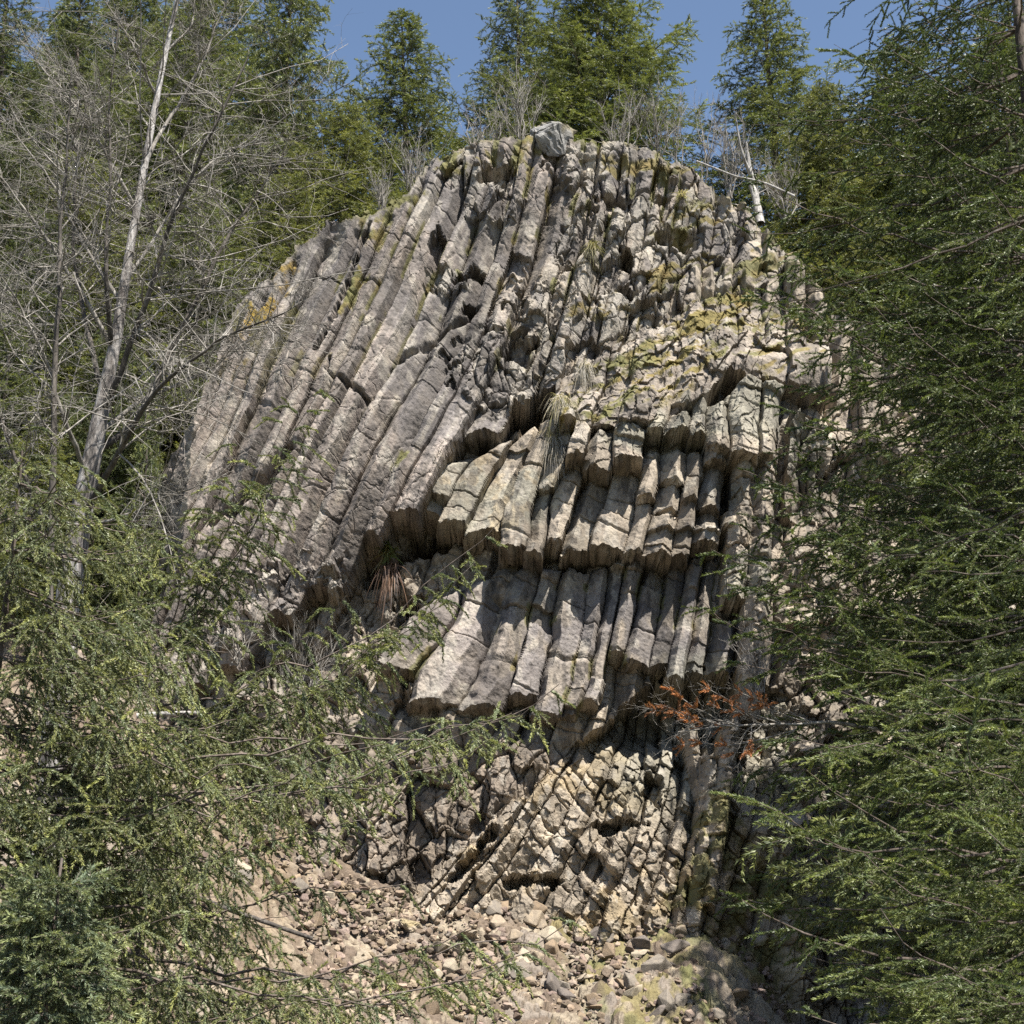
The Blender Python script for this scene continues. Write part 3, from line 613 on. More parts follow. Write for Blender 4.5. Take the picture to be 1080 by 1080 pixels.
def bare_branching(starts, rng, levels, W_, sides=(4, 3, 3), K=7, curl=0.25, rise=0.1, kids=(9, 7), ratio=0.45, rr=0.5, ang=(30, 70)):
    """starts: list of (points (K,3), radius at base). Every level sprouts side branches from the last one"""
    cur = [(p, r) for p, r in starts]
    for lv in range(levels):
        Pn, Rn = [], []
        for p, r in cur:
            L = np.sum(np.linalg.norm(np.diff(p, axis=0), axis=1))
            for _ in range(int(kids[min(lv, len(kids)-1)]*rng.uniform(0.7, 1.3))):
                t = rng.uniform(0.15, 0.98); f = t*(len(p)-1); i = min(int(f), len(p)-2); q = p[i]+(p[i+1]-p[i])*(f-i)
                tg = unit(p[i+1]-p[i]); ax = unit(np.cross(tg, rng.normal(size=3)))
                d = rot_about(tg[None], ax[None], np.radians([rng.uniform(*ang)]))[0]; d[2] += rise
                d = unit(d); l = L*ratio*rng.uniform(0.35, 1.2)*(1.05-0.6*t)
                c = unit(rng.normal(size=3))*curl; s = np.linspace(0, 1, K)[:, None]
                b_ = q + (d*s + c*s*s*0.8 + np.array([0, 0, rise])*s*s)*l + np.cumsum(rng.normal(size=(K, 3))*0.02*l, 0)*np.minimum(s*3, 1)
                Pn.append(b_); Rn.append(max(r*rr*(1-0.5*t), 0.0011))
        if not Pn: break
        PA = np.array(Pn); RA = np.array(Rn)[:, None]*np.linspace(1, 0.3, K)[None]
        V, F = tubes(PA, RA, sides[min(lv, len(sides)-1)]); W_.add(V, F)
        cur = list(zip(Pn, Rn)); K = max(4, K-2)
def bare_shrub(base, h, label, seed, stems=7, mat=None, group=None, spread=0.35, name='bare_shrub', r=0.018, kids=(8, 6), cat='shrub'):
    rng = np.random.default_rng(seed); root = empty(name, base, label, cat, group); W_ = Geo(); st = []
    for k in range(stems):
        a = rng.uniform(0, 2*math.pi); tip = np.array([math.cos(a)*h*spread*rng.random(), math.sin(a)*h*spread*rng.random(), h*rng.uniform(0.65, 1)])
        P_ = polyline((rng.normal()*0.05, rng.normal()*0.05, -0.2), tip, 0.0, 0.0, rng, 8, 0.08); st.append((P_, r))
        V, F = tubes(P_[None], np.linspace(r, r*0.25, 8)[None], 5); W_.add(V, F)
    W_.obj('stem', mat or M_twig, root, True)
    W2_ = Geo(); bare_branching(st, rng, 2, W2_, kids=kids, rise=0.15, ang=(20, 55)); W2_.obj('twigs', mat or M_twig, root)
    return root
def tuft(base, nrm, n, ln, wd, label, cat, name, seed, tones, fall=1.0, spread=0.8, part_name='blades'):
    """a clump of grass or fern blades that arch over and hang"""
    rng = np.random.default_rng(seed); root = empty(name, base, label, cat); K = 7
    d = unit(np.array(nrm)[None] + rng.normal(size=(n, 3))*spread); l = ln*rng.uniform(0.5, 1.15, n); s = np.linspace(0, 1, K)
    c = d[:, None]*(l[:, None]*s)[..., None]; c[..., 2] -= (l*fall*rng.uniform(0.6, 1.3, n))[:, None]*s**2; c += rng.normal(size=(n, 1, 3))*ln*0.12
    sd = unit(np.cross(d, rng.normal(size=(n, 3))))[:, None]*(wd*(1-s**2)+wd*0.1)[None, :, None]
    V = np.stack([c-sd, c+sd], 2); idx = np.arange(n*K*2).reshape(n, K, 2)
    F = np.stack([idx[:, :-1, 0], idx[:, :-1, 1], idx[:, 1:, 1], idx[:, 1:, 0]], -1).reshape(-1, 4)
    tn = np.array(tones)[rng.integers(0, len(tones), n)]*rng.uniform(0.75, 1.25, (n, 1)); C = np.broadcast_to(tn[:, None, None], V.shape)
    mesh_np(part_name, V.reshape(-1, 3), F, M_grass, root, col=C.reshape(-1, 3)); return root
# ---------------------------------------------------------------- trees beyond the cliff, on the crest and on the slope
def ground_at(x, y): return float(terrain(x, y))
FG = (.150, .182, .088); FY = (.172, .196, .088); FD = (.105, .132, .066); FB = (.142, .172, .102)
crest_spec = [  # top px, top py, distance, half width px, label, tone
    (440, 14, 47, 66, 'pointed conical fir standing alone against the sky behind the left shoulder of the cliff', FG, 1.0, 1),
    (548, -30, 50, 66, 'fir close on the left of the tallest fir above the cliff top boulder', FB, 0.8, 2),
    (632, -60, 45, 92, 'tallest broad fir above the cliff top boulder', FG, 0.85, 3),
    (812, -12, 44, 74, 'fir behind the bleached snag on the right shoulder of the cliff', FG, 0.9, 4),
    (866, 90, 38, 52, 'smaller yellow green fir below the fir that stands behind the bleached snag', FY, 0.7, 5),
    (318, -70, 42, 70, 'tall fir beyond the left cliff edge, reaching out of the picture top', FG, 0.7, 6),
    (372, 112, 40, 62, 'round topped yellow green fir below the tall fir at the left cliff edge', FY, 0.6, 7),
    (262, 60, 46, 60, 'fir seen through the bare twigs, left of the tall fir at the cliff edge', FD, 0.8, 8),
    (190, -10, 48, 80, 'fir right behind the pale trunk of the leafless tree', FG, 0.75, 9),
    (105, -10, 52, 76, 'fir seen between the pale trunk and the dark thin stem of the leafless tree', FB, 0.8, 10),
    (28, -40, 44, 70, 'dark fir in the top left corner behind the twigs', FD, 0.8, 11),
    (300, 190, 37, 60, 'low bright fir at the moss covered left edge of the cliff', FY, 0.6, 12),
    (215, 215, 35, 62, 'low fir just left of the moss covered cliff edge, behind twigs', FG, 0.6, 13),
    (130, 250, 34, 66, 'low yellow green fir behind the middle of the pale trunk', FY, 0.6, 14),
    (45, 230, 33, 70, 'low dark fir behind twigs below the top left corner', FD, 0.6, 15),
    (170, 390, 30, 55, 'young fir at the foot of the left cliff edge behind the pale trunk', FG, 0.7, 16),
    (30, 420, 28, 60, 'young fir below the low dark fir at the picture edge', FY, 0.7, 17),
    (960, 60, 40, 80, 'dark fir on the far right shoulder half hidden by the near firs', FD, 0.8, 18),
    (1060, -30, 38, 90, 'dark fir in the top right corner behind the near firs', FD, 0.8, 19)]
for (px, py, Yd, hw, lab, tn, pw, sd) in crest_spec:
    tp = at(px, py, Yd); gz = ground_at(tp.x, Yd); H_ = max(tp.z - gz, 4.0)
    if H_ > 20: gz = tp.z-20; H_ = 20
    dist = math.hypot(Yd, tp.z); R_ = hw/FPX*dist*1.62
    conifer((tp.x, Yd, tp.z-H_), H_, R_, lab, tn, 1000+sd, 'firs on the slopes beyond the cliff', kind=[0, 1, 0, 3, 2, 0, 2, 3, 0, 1, 3, 2, 2, 2, 0, 4, 4, 0, 3][sd-1])
for k, (px, py, Yd, hw, lab, tn, pw, sd) in enumerate([
    (75, 10, 62, 75, 'distant fir high behind the dark thin stem, near the top left corner', FD, 0.8, 31), (150, -25, 70, 75, 'distant fir high on the left slope just left of the pale trunk top', FB, 0.8, 32),
    (225, -50, 66, 70, 'distant fir between the pale trunk top and the tall fir', FG, 0.8, 33), (5, 40, 58, 70, 'distant fir at the very left edge under the corner fir', FG, 0.8, 34),
    (255, 130, 52, 60, 'mid slope fir whose crown shows left of the low bright fir', FY, 0.7, 35), (160, 150, 50, 62, 'mid slope fir behind the upper part of the pale trunk', FG, 0.7, 36),
    (80, 170, 46, 62, 'mid slope fir behind the curved dark stems at the left', FY, 0.7, 37), (335, 130, 44, 50, 'narrow fir squeezed between the tall fir and the round topped one', FG, 0.7, 38),
    (905, 170, 46, 60, 'shoulder fir half hidden behind the tall dark fir, beyond the yellow green one', FG, 0.8, 39), (1020, 120, 50, 70, 'shoulder fir deep behind the tall dark fir near the right edge', FD, 0.8, 40),
    (590, 20, 56, 60, 'fir that fills the gap between the two firs above the top boulder', FD, 0.8, 41), (100, 330, 31, 60, 'low fir crossed by the pale trunk at its middle height', FD, 0.6, 42),
    (10, 330, 31, 60, 'low fir at the left edge under the low dark fir', FG, 0.6, 43), (225, 330, 31, 44, 'slender young fir touching the moss covered left end of the cliff', FG, 0.6, 44)]):
    tp = at(px, py, Yd); gz = ground_at(tp.x, Yd); H_ = max(tp.z - gz, 4.0)
    if H_ > 20: H_ = 20
    dist = math.hypot(Yd, tp.z); conifer((tp.x, Yd, tp.z-H_), H_, hw/FPX*dist*1.6, lab, tn, 1000+sd, 'firs on the slopes beyond the cliff', kind=sd % 5)
# bare shrubs and saplings on the crest
for k, (px, py, Yd, hpx, lab, stems, spr) in enumerate([
        (552, 150, 31.8, 95, 'leafless grey shrub on the cliff top just left of the boulder', 9, 0.4),
        (512, 160, 31.8, 80, 'leafless grey shrub at the foot of the left fir above the cliff', 8, 0.4),
        (440, 195, 32.5, 70, 'leafless grey shrub on the left shoulder below the pointed fir', 10, 0.5),
        (655, 148, 32.4, 70, 'leafless grey shrub right of the cliff top boulder', 8, 0.5),
        (695, 150, 32.6, 60, 'low leafless shrub between the boulder and the pale saplings', 7, 0.5),
        (718, 165, 33.5, 85, 'slim pale leafless sapling farthest from the bleached snag', 3, 0.15),
        (742, 178, 33.2, 92, 'tall pale leafless sapling behind the fallen log', 4, 0.2),
        (768, 190, 32.8, 80, 'leafless grey shrub next to the bleached snag', 8, 0.4),
        (828, 215, 31.6, 70, 'tangled leafless shrub right below the bleached snag', 9, 0.6),
        (405, 210, 31.6, 50, 'small leafless shrub at the notch of the left crest', 7, 0.5)]):
    b_ = at(px, py, Yd); b_.z -= 0.3; bare_shrub(b_, hpx/FPX*math.hypot(Yd, b_.z)*1.1, lab, 2100+k, stems, group=None, spread=spr, kids=(11, 7), r=0.02, mat=M_twig)
# bleached snag and fallen log
def poly_tube(W_, pts, radii, sides=7, wob=0.0, seed=0):
    P_ = np.array([list(p) for p in pts], float); t = np.linspace(0, 1, len(P_)); s = np.linspace(0, 1, 20)
    Q = np.stack([np.interp(s, t, P_[:, k]) for k in range(3)], -1); R_ = np.interp(s, np.linspace(0, 1, len(radii)), radii)
    Q += np.cumsum(np.random.default_rng(seed).normal(size=Q.shape)*wob, 0)*np.sin(s*math.pi)[:, None]
    V, F = tubes(Q[None], R_[None], sides); W_.add(V, F); return Q
rt_ = at(802, 232, 31.0); sn = empty('dead_tree', rt_, 'bleached forked dead tree standing on the right shoulder of the cliff', 'dead tree')
rel = lambda pts: [Vector(at(*p)) - rt_ for p in pts]
W_ = Geo(); q1 = poly_tube(W_, rel([(802, 236, 31.0), (797, 205, 31.3), (791, 178, 31.5), (787, 150, 31.5)]), [.11, .09, .06, .025], wob=.01, seed=1); W_.obj('trunk', M_dead, sn, True)
W_ = Geo(); q2 = poly_tube(W_, rel([(794, 190, 31.4), (785, 165, 31.1), (780, 140, 30.9), (776, 118, 30.8)]), [.055, .04, .025, .01], wob=.01, seed=2); W_.obj('limb', M_dead, sn, True)
W_ = Geo(); bare_branching([(q1[::3], .05), (q2[::3], .03)], np.random.default_rng(5), 2, W_, kids=(9, 4)); W_.obj('twigs', M_dead, sn)
fl_ = at(735, 170, 31.0); fl = empty('fallen_log', fl_, 'long thin bleached log lying down the right shoulder of the cliff', 'log')
W_ = Geo(); poly_tube(W_, [Vector(at(*p)) - fl_ for p in [(735, 170, 31.0), (775, 186, 30.6), (808, 194, 30.3), (838, 207, 30.2)]], [.022, .026, .03, .034], wob=.006, seed=3); W_.obj('trunk', M_dead, fl, True)

# ---------------------------------------------------------------- the big leafless tree at the left
bt0 = at(70, 640, 13.0); bt = empty('leafless_tree', bt0, 'tall leafless tree with a pale flaking trunk and a cloud of grey twigs', 'tree')
rel = lambda pts: [Vector(at(*p)) - bt0 for p in pts]
W_ = Geo(); gz = ground_at(bt0.x, 13.0)-bt0.z-0.3
TR = poly_tube(W_, [Vector((-.15, 0, gz))] + rel([(74, 620, 13), (86, 540, 13), (103, 450, 13), (120, 370, 13), (131, 300, 13), (145, 210, 13), (163, 110, 13), (182, 20, 13), (200, -60, 13), (212, -150, 13)]),
               [.14, .125, .105, .08, .06, .048, .04, .032, .024, .018, .012], 12, 0.006, 4); W_.obj('trunk', M_grey, bt, True)
limbs_px = [  # dark limbs, left to right
    [(88, 545, 13), (118, 490, 12.6), (150, 440, 12.3), (190, 390, 12), (235, 355, 11.8), (300, 330, 11.5)],
    [(104, 440, 13), (125, 400, 12.8), (160, 300, 12.5), (190, 215, 12.3), (230, 130, 12), (262, 60, 12)],
    [(95, 480, 13), (140, 450, 13.2), (185, 370, 13.4), (235, 270, 13.6), (262, 225, 13.6), (300, 160, 13.6)],
    [(52, 640, 12.4), (55, 500, 12.4), (57, 360, 12.4), (66, 250, 12.4), (72, 150, 12.4), (76, 60, 12.4)],
    [(118, 375, 13), (112, 300, 12.6), (118, 200, 12.5), (120, 100, 12.5), (126, 20, 12.5)],
    [(110, 420, 13), (88, 350, 13.4), (75, 260, 13.6), (74, 180, 13.6), (95, 90, 13.6)],
    [(120, 370, 13), (80, 300, 12.7), (40, 250, 12.5), (0, 195, 12.3), (-40, 150, 12)],
    [(128, 320, 13), (90, 265, 13.3), (45, 180, 13.5), (0, 120, 13.7)],
    [(143, 220, 13), (110, 150, 12.7), (75, 90, 12.5), (20, 40, 12.5)],
    [(150, 180, 13), (180, 120, 13.3), (215, 60, 13.5), (245, -10, 13.6)],
    [(165, 100, 13), (140, 60, 12.7), (110, 0, 12.5)],
    [(60, 600, 13), (30, 520, 12.6), (0, 440, 12.4), (-30, 400, 12.2)],
    [(130, 300, 13), (160, 260, 13.2), (200, 200, 13.4), (245, 160, 13.5), (285, 150, 13.5)],
    [(92, 500, 13), (60, 440, 12.5), (20, 340, 12.3), (0, 290, 12.2)],
    [(100, 460, 13), (150, 420, 13.5), (230, 385, 13.8), (290, 340, 14), (330, 310, 14)],
    [(82, 560, 13), (130, 545, 12.8), (190, 520, 12.6), (240, 500, 12.5)],
    [(85, 555, 13), (40, 540, 12.6), (0, 520, 12.4), (-40, 515, 12.2)],
    [(172, 60, 13), (200, 20, 13.2), (215, -50, 13.3)]]
rng = np.random.default_rng(77); st = []
for k, lp in enumerate(limbs_px):
    W_ = Geo(); r_ = [0.05, .055, .055, .05, .038, .042, .034, .032, .028, .034, .024, .042, .034, .038, .034, .024, .032, .022][k]
    q = poly_tube(W_, rel(lp), [r_*0.72, r_*0.58, r_*0.42, r_*.26, r_*.14], 6, 0.012, 50+k); W_.obj('limb', M_dark if k in (0, 1, 2, 3, 4, 5, 11) else M_twig, bt, True); st.append((q[2:], r_*0.42))
st.append((TR[9:], .02))
W_ = Geo(); bare_branching(st, rng, 3, W_, kids=(40, 12, 3.6), ratio=0.42, curl=0.8, rise=-0.02, rr=0.55, ang=(30, 85)); W_.obj('twigs', M_twig, bt)

# ---------------------------------------------------------------- the near firs
def near_fir(label, trunk_base, trunk_top, r0, limbs, tone, seed, hang, sec_len, tw_len=0.12, dens=1.0, keep=0.95, fill=None, nn=34, bark=M_bark, sec_sp=0.075, tw_sp=0.030, nl=0.024, nw=0.0046, sag=0.05, up=0.08, roll=0.14, lroll=0.35):
    rng = np.random.default_rng(seed); root = empty('near_fir', trunk_base, label, 'tree'); base = np.array(trunk_base, float); top = np.array(trunk_top, float)
    TP, _ = trunk_tube((0, 0, 0), top-base, r0, 0.007, rng, bark, root, lean=0.2, K=40)
    G_, W_ = Geo(), Geo(); tone = np.array(tone)
    def from_trunk(z):
        f = np.clip((z-base[2])/(top[2]-base[2]), 0, 1)*(len(TP)-1); return TP[int(f)]
    for (tp, rise, sl_) in limbs:            # tip, how far above the tip the limb leaves the trunk
        tp = np.array(tp, float); p0 = from_trunk(tp[2]+rise); L = np.linalg.norm(tp-base-p0)
        P_ = polyline(p0, tp-base, sag, up, rng, 18, 0.05)
        fol_limb(G_, W_, P_, rng, sec_sp/dens, sec_len*sl_, tw_sp/dens, tw_len, nn, nl, nw, tone, hang=hang, r0=0.0032*L+0.003, bare=0.1, tdroop=0.05+hang*0.4, keep=keep, roll=roll, lroll=lroll)
    for (z0, z1, nfill, L0, L1, az0, az1) in (fill or []):
        for k in range(nfill):
            z = z0 + (z1-z0)*(k+rng.random())/nfill; az = math.radians(rng.uniform(az0, az1)); l = (L0+(L1-L0)*(z-z0)/(z1-z0))*rng.uniform(0.7, 1.15)
            p0 = from_trunk(z); el = math.radians(rng.uniform(-18, 8)); p1 = p0 + l*np.array([math.cos(az)*math.cos(el), math.sin(az)*math.cos(el), math.sin(el)])
            P_ = polyline(p0, p1, sag, up, rng, 12, 0.035)
            fol_limb(G_, W_, P_, rng, sec_sp*1.25/dens, sec_len, tw_sp*1.2/dens, tw_len, nn, nl, nw, tone, hang=hang, r0=0.0045*l+0.004, bare=0.12, tdroop=0.06+hang*0.3, keep=keep, roll=roll, lroll=lroll)
    W_.obj('branches', M_bark, root); G_.obj('crown', M_needle, root); return root
# a tall fir at the right foot of the cliff, which shades the mossy ribs
mf = at(1125, 700, 23.5); conifer((mf.x, 23.5, -4.5), 19.5, 4.6, 'full dark fir at the right foot of the cliff, behind the near firs', FD, 1201, None, kind=2)
# right, near: big bright sprays at the picture's right edge
tr = at(1230, 600, 8.6)
nf1 = near_fir('nearest fir at the right, its big flat sprays reaching in from the edge', (tr.x, 8.6, ground_at(tr.x, 8.6)-0.3), (tr.x+0.1, 8.9, 9.5), 0.17,
    [(at(838, 800, 7.6), 0.25, 1.2), (at(800, 868, 8.0), 0.1, 1.0), (at(905, 915, 7.3), 0.2, 1.2), (at(930, 985, 6.9), 0.1, 1.3), (at(905, 1050, 7.2), 0.15, 1.1), (at(1010, 1060, 6.4), 0.1, 1.2), (at(960, 750, 7.4), 0.2, 1.1),
     (at(1040, 900, 6.6), 0.1, 1.2), (at(1020, 800, 6.9), 0.1, 1.2), (at(880, 740, 8.6), 0.2, 1.0)],
    (.128, .166, .074), 41, 0.07, 0.66, 0.19, roll=0.12, nn=76, nl=0.023, nw=0.0046, tw_sp=0.055, sec_sp=0.12, fill=[(-4.5, 5.0, 34, 2.2, 2.0, 110, 270)])
# right, behind it
tr = at(1150, 600, 13.0)
nf2 = near_fir('tall dark fir behind the nearest one, hiding the right part of the cliff', (tr.x, 13.0, ground_at(tr.x, 13)-0.3), (tr.x-0.1, 13.2, 13.5), 0.24,
    [(at(880, 55, 12.3), -0.2, 1.1), (at(800, 560, 12.1), .3, .9), (at(772, 622, 12.3), .3, .9), (at(790, 665, 11.8), .3, 1.), (at(830, 705, 12.2), .3, 1.1), (at(835, 555, 11.7), .3, 1.1), (at(840, 345, 12.0), .3, 1.), (at(880, 300, 11.7), .3, 1.1), (at(905, 640, 12.1), .3, 1.2), (at(870, 410, 12.2), .3, 1.1), (at(905, 130, 12.0), 0.2, 1.1), (at(925, 30, 12.6), -0.2, 1.1), (at(885, 215, 12.0), 0.2, 1.1), (at(862, 250, 12.4), 0.3, 1.0), (at(800, 325, 12.0), 0.3, 0.9), (at(832, 290, 12.6), 0.3, 1.0),
     (at(850, 370, 11.6), 0.3, 1.1), (at(838, 445, 11.6), 0.3, 1.0), (at(785, 512, 11.8), 0.4, 0.9), (at(850, 500, 12.2), 0.3, 1.1), (at(750, 597, 11.8), 0.3, 0.85), (at(738, 648, 12.0), 0.2, 0.85), (at(800, 640, 11.6), 0.3, 1.1),
     (at(850, 600, 12.3), 0.3, 1.1), (at(905, 690, 11.6), 0.3, 1.2), (at(820, 770, 12.4), 0.4, 1.0), (at(860, 840, 12.0), 0.3, 1.1), (at(960, 300, 11.3), 0.2, 1.2), (at(985, 420, 11.2), 0.2, 1.2), (at(960, 560, 11.2), 0.2, 1.2),
     (at(1000, 180, 11.5), 0.2, 1.2), (at(990, 60, 11.8), 0.2, 1.2),],
    (.086, .120, .048), 42, 0.13, 0.66, 0.24, nn=60, nl=0.028, nw=0.0070, sec_sp=0.14, tw_sp=0.075, roll=0.14,
    fill=[(-1.5, 13.0, 105, 3.3, 1.4, 90, 300), (-1.0, 9.0, 60, 3.5, 2.6, 140, 220)])
# left, near: hanging sprays over the scree
tr = at(-40, 800, 9.5)
nf3 = near_fir('nearest fir at the left, hanging sprays with yellowish tips across the lower corner', (tr.x, 9.5, ground_at(tr.x, 9.5)-0.3), (tr.x+0.2, 9.6, 3.0), 0.15,
    [(at(590, 745, 9.3), -0.3, 0.95), (at(575, 760, 9.8), -0.1, 0.9), (at(540, 775, 9.0), -0.2, 1.0), (at(520, 800, 8.8), 0.1, 0.9), (at(440, 790, 8.6), -0.1, 1.0), (at(475, 775, 10.2), 0.0, 0.9), (at(400, 880, 9.0), 0.2, 0.9), (at(600, 1000, 9.0), 0.4, 0.9), (at(560, 1030, 8.8), 0.3, 0.9), (at(540, 1040, 8.5), 0.4, 0.8), (at(500, 1000, 8.7), 0.3, 0.9), (at(440, 950, 9.2), 0.3, 0.8), (at(330, 800, 8.7), 0.2, 1.0),
     (at(240, 700, 8.8), 0.2, 1.0), (at(300, 900, 8.6), 0.2, 0.9), (at(200, 980, 8.3), 0.2, 1.0), (at(330, 1060, 8.6), 0.3, 1.0), (at(420, 1075, 8.4), 0.3, 0.9), (at(150, 760, 8.6), 0.1, 1.0), (at(120, 860, 8.3), 0.2, 1.0), (at(230, 820, 9.2), 0.1, 1.0)],
    (.175, .205, .115), 43, 0.36, 0.52, 0.19, keep=0.9, nn=64, nl=0.023, nw=0.0052, tw_sp=0.058, sec_sp=0.115, roll=0.25, fill=[(-4.5, 2.9, 230, 3.1, 1.0, -120, 60)])
tr = at(160, 700, 11.5)
nf4 = near_fir('second fir at the left, its middle branches crossing in front of the cracked grey columns', (tr.x, 11.5, ground_at(tr.x, 11.5)-0.3), (tr.x+0.1, 11.5, 1.9), 0.11,
    [(at(345, 412, 11.0), -0.6, 0.9), (at(315, 440, 10.7), -0.6, 0.9), (at(300, 450, 11.2), -0.4, 0.9), (at(250, 470, 11.3), -0.4, 0.9), (at(268, 478, 10.6), -0.3, 0.9), (at(225, 520, 10.8), -0.1, 0.9), (at(535, 558, 10.8), -1.3, 0.85), (at(500, 610, 10.6), -1.1, 0.85), (at(440, 660, 11.0), -0.9, 0.9), (at(470, 640, 10.6), -0.7, 0.9), (at(365, 640, 10.2), -0.5, 0.8), (at(425, 690, 10.5), -0.4, 0.9), (at(250, 640, 10.8), 0.1, 0.9), (at(225, 590, 11.5), 0.1, 0.8), (at(150, 560, 11.0), 0.0, 0.7),
     (at(400, 760, 10.8), -0.1, 0.9), (at(350, 720, 10.4), 0.0, 0.9), (at(60, 640, 10.8), 0.1, 0.9), (at(20, 700, 10.9), 0.1, 0.9), (at(100, 620, 11.8), 0.1, 0.8)],
    (.155, .185, .10), 44, 0.36, 0.52, 0.20, keep=0.9, nn=60, nl=0.025, nw=0.0060, tw_sp=0.062, sec_sp=0.12, roll=0.25, fill=[(-5.0, 1.4, 150, 2.5, 1.1, 0, 360)])
tr = at(60, 905, 7.2)
conf = near_fir('small bluish young fir rising from the lower left corner', (tr.x, 7.2, ground_at(tr.x, 7.2)-0.2), (tr.x, 7.2, tr.z), 0.022, [], (.16, .20, .13), 45, 0.05, 0.26, 0.10, keep=1.0, nn=34, roll=0.3,
    fill=[(-3.2, tr.z-0.12, 100, .75, 0.2, 0, 360), (tr.z-.7, tr.z, 40, .35, .16, 0, 360)], up=0.3, sag=0.0)
# a dead limb with the last orange needles, hanging from the tall dark fir
rng = np.random.default_rng(99); W_ = Geo(); o_ = np.array(nf2.location)
q = poly_tube(W_, [Vector(at(*p)) for p in [(1150, 775, 13.0), (960, 772, 12.7), (880, 765, 12.5), (820, 765, 12.4), (760, 768, 12.3), (715, 772, 12.2)]], [.035, .02, .016, .011, .007, .004], 6, 0.008, 9)
st = [(q[6:], 0.010)]
for tip in [(690, 742), (672, 745), (700, 790), (745, 740), (770, 725), (735, 720), (700, 722), (800, 735), (710, 755), (760, 800), (790, 795)]:
    s0 = q[rng.integers(8, 15)]; P_ = polyline(s0, at(tip[0], tip[1], 12.2+rng.normal()*0.2), 0.03, 0.0, rng, 8, 0.05)
    V, F = tubes(P_[None], np.linspace(.006, .0018, 8)[None], 4); W_.add(V, F); st.append((P_, .004))
bare_branching(st, rng, 2, W_, kids=(14, 5), ratio=0.4, rise=0.0, rr=0.5)
G_ = Geo()
for P_, r_ in st[1:]:
    e = P_[4:]; pp = e[:-1]; dd = unit(np.diff(e, axis=0)); ll = np.linalg.norm(np.diff(e, axis=0), axis=1)
    p4 = np.repeat(pp, 3, 0); d4 = unit(np.repeat(dd, 3, 0) + rng.normal(size=(len(p4), 3))*0.45)
    V, F, C = needles(p4, d4, np.full(len(p4), 0.10), 42, 0.03, 0.007, rng, np.array([[.40, .18, .09]])*rng.uniform(.6, 1.2, (len(p4), 1)), droop=.1); G_.add(V, F, C)
dl = W_.obj('dead_limb', M_twig, nf2, True); dl.data.transform(__import__('mathutils').Matrix.Translation(-Vector(o_))); dl['label'] = 'dead bleached limb with a few orange needles at its tips'
on = G_.obj('orange_needles', M_grass, dl); on.data.transform(__import__('mathutils').Matrix.Translation(-Vector(o_)))
# ---------------------------------------------------------------- stones, tufts and fallen wood
import bmesh
def rock_mesh(name, seed, tone, flat=0.65, n=14):
    rng = np.random.default_rng(seed); bm = bmesh.new()
    for p in unit(rng.normal(size=(n, 3)))*rng.uniform(0.75, 1.0, (n, 1)): bm.verts.new((p[0], p[1]*0.8, p[2]*flat))
    r = bmesh.ops.convex_hull(bm, input=bm.verts); 
    bmesh.ops.delete(bm, geom=[v for v in bm.verts if not v.link_faces], context='VERTS')
    bmesh.ops.bevel(bm, geom=bm.edges[:], offset=0.035, segments=1, affect='EDGES', profile=0.5)
    me = bpy.data.meshes.new(name); bm.to_mesh(me); bm.free()
    a = me.attributes.new('tone', 'FLOAT_COLOR', 'POINT'); a.data.foreach_set('color', np.tile(np.array([*tone, 1.0], np.float32), len(me.vertices)))
    me.materials.append(M_stone); return me
M_stone = rock_material('broken_stone', 1.6)
variants = [rock_mesh('stone_fragment', 500+k, [(.29, .24, .18), (.21, .185, .155), (.34, .295, .225), (.235, .18, .125), (.15, .13, .115)][k % 5], [.6, .75, .5, .85][k % 4], 11+k % 6) for k in range(14)]
rng = np.random.default_rng(8); placed = 0; tries = 0
zones = [(455, 720, 935, 1078, 0.55), (230, 480, 850, 960, 0.25), (180, 420, 960, 1078, 0.12), (700, 860, 1000, 1078, 0.08)]
while placed < 290 and tries < 4000:
    tries += 1; z_ = zones[rng.choice(4, p=[z[4] for z in zones])]; px, py = rng.uniform(z_[0], z_[1]), rng.uniform(z_[2], z_[3])
    p = hit_scree(px, py)
    if p is None: continue
    s = 0.07 + 0.30*rng.random()**3
    o = bpy.data.objects.new('stone_fragment', variants[rng.integers(14)]); COL.objects.link(o)
    o.location = (p[0], p[1], p[2] + s*0.25); o.scale = (s, s, s); o.rotation_euler = tuple(rng.uniform(-.6, .6, 2)) + (rng.uniform(0, 6.28),)
    vi = int(variants.index(o.data)); tone_w = ['tan', 'grey', 'pale', 'brown', 'dark grey'][vi % 5]; size_w = 'small' if s < .11 else ('middle sized' if s < .17 else 'large')
    place = 'on the moss beside the scree' if px > 690 else ('right under the fan of columns' if py < 985 and px > 455 else ('low on the open scree' if px > 455 else 'on the debris behind the left firs'))
    tag(o, f'{size_w} {tone_w} angular stone lying {place}', 'stone', f'loose stones {place}'); placed += 1
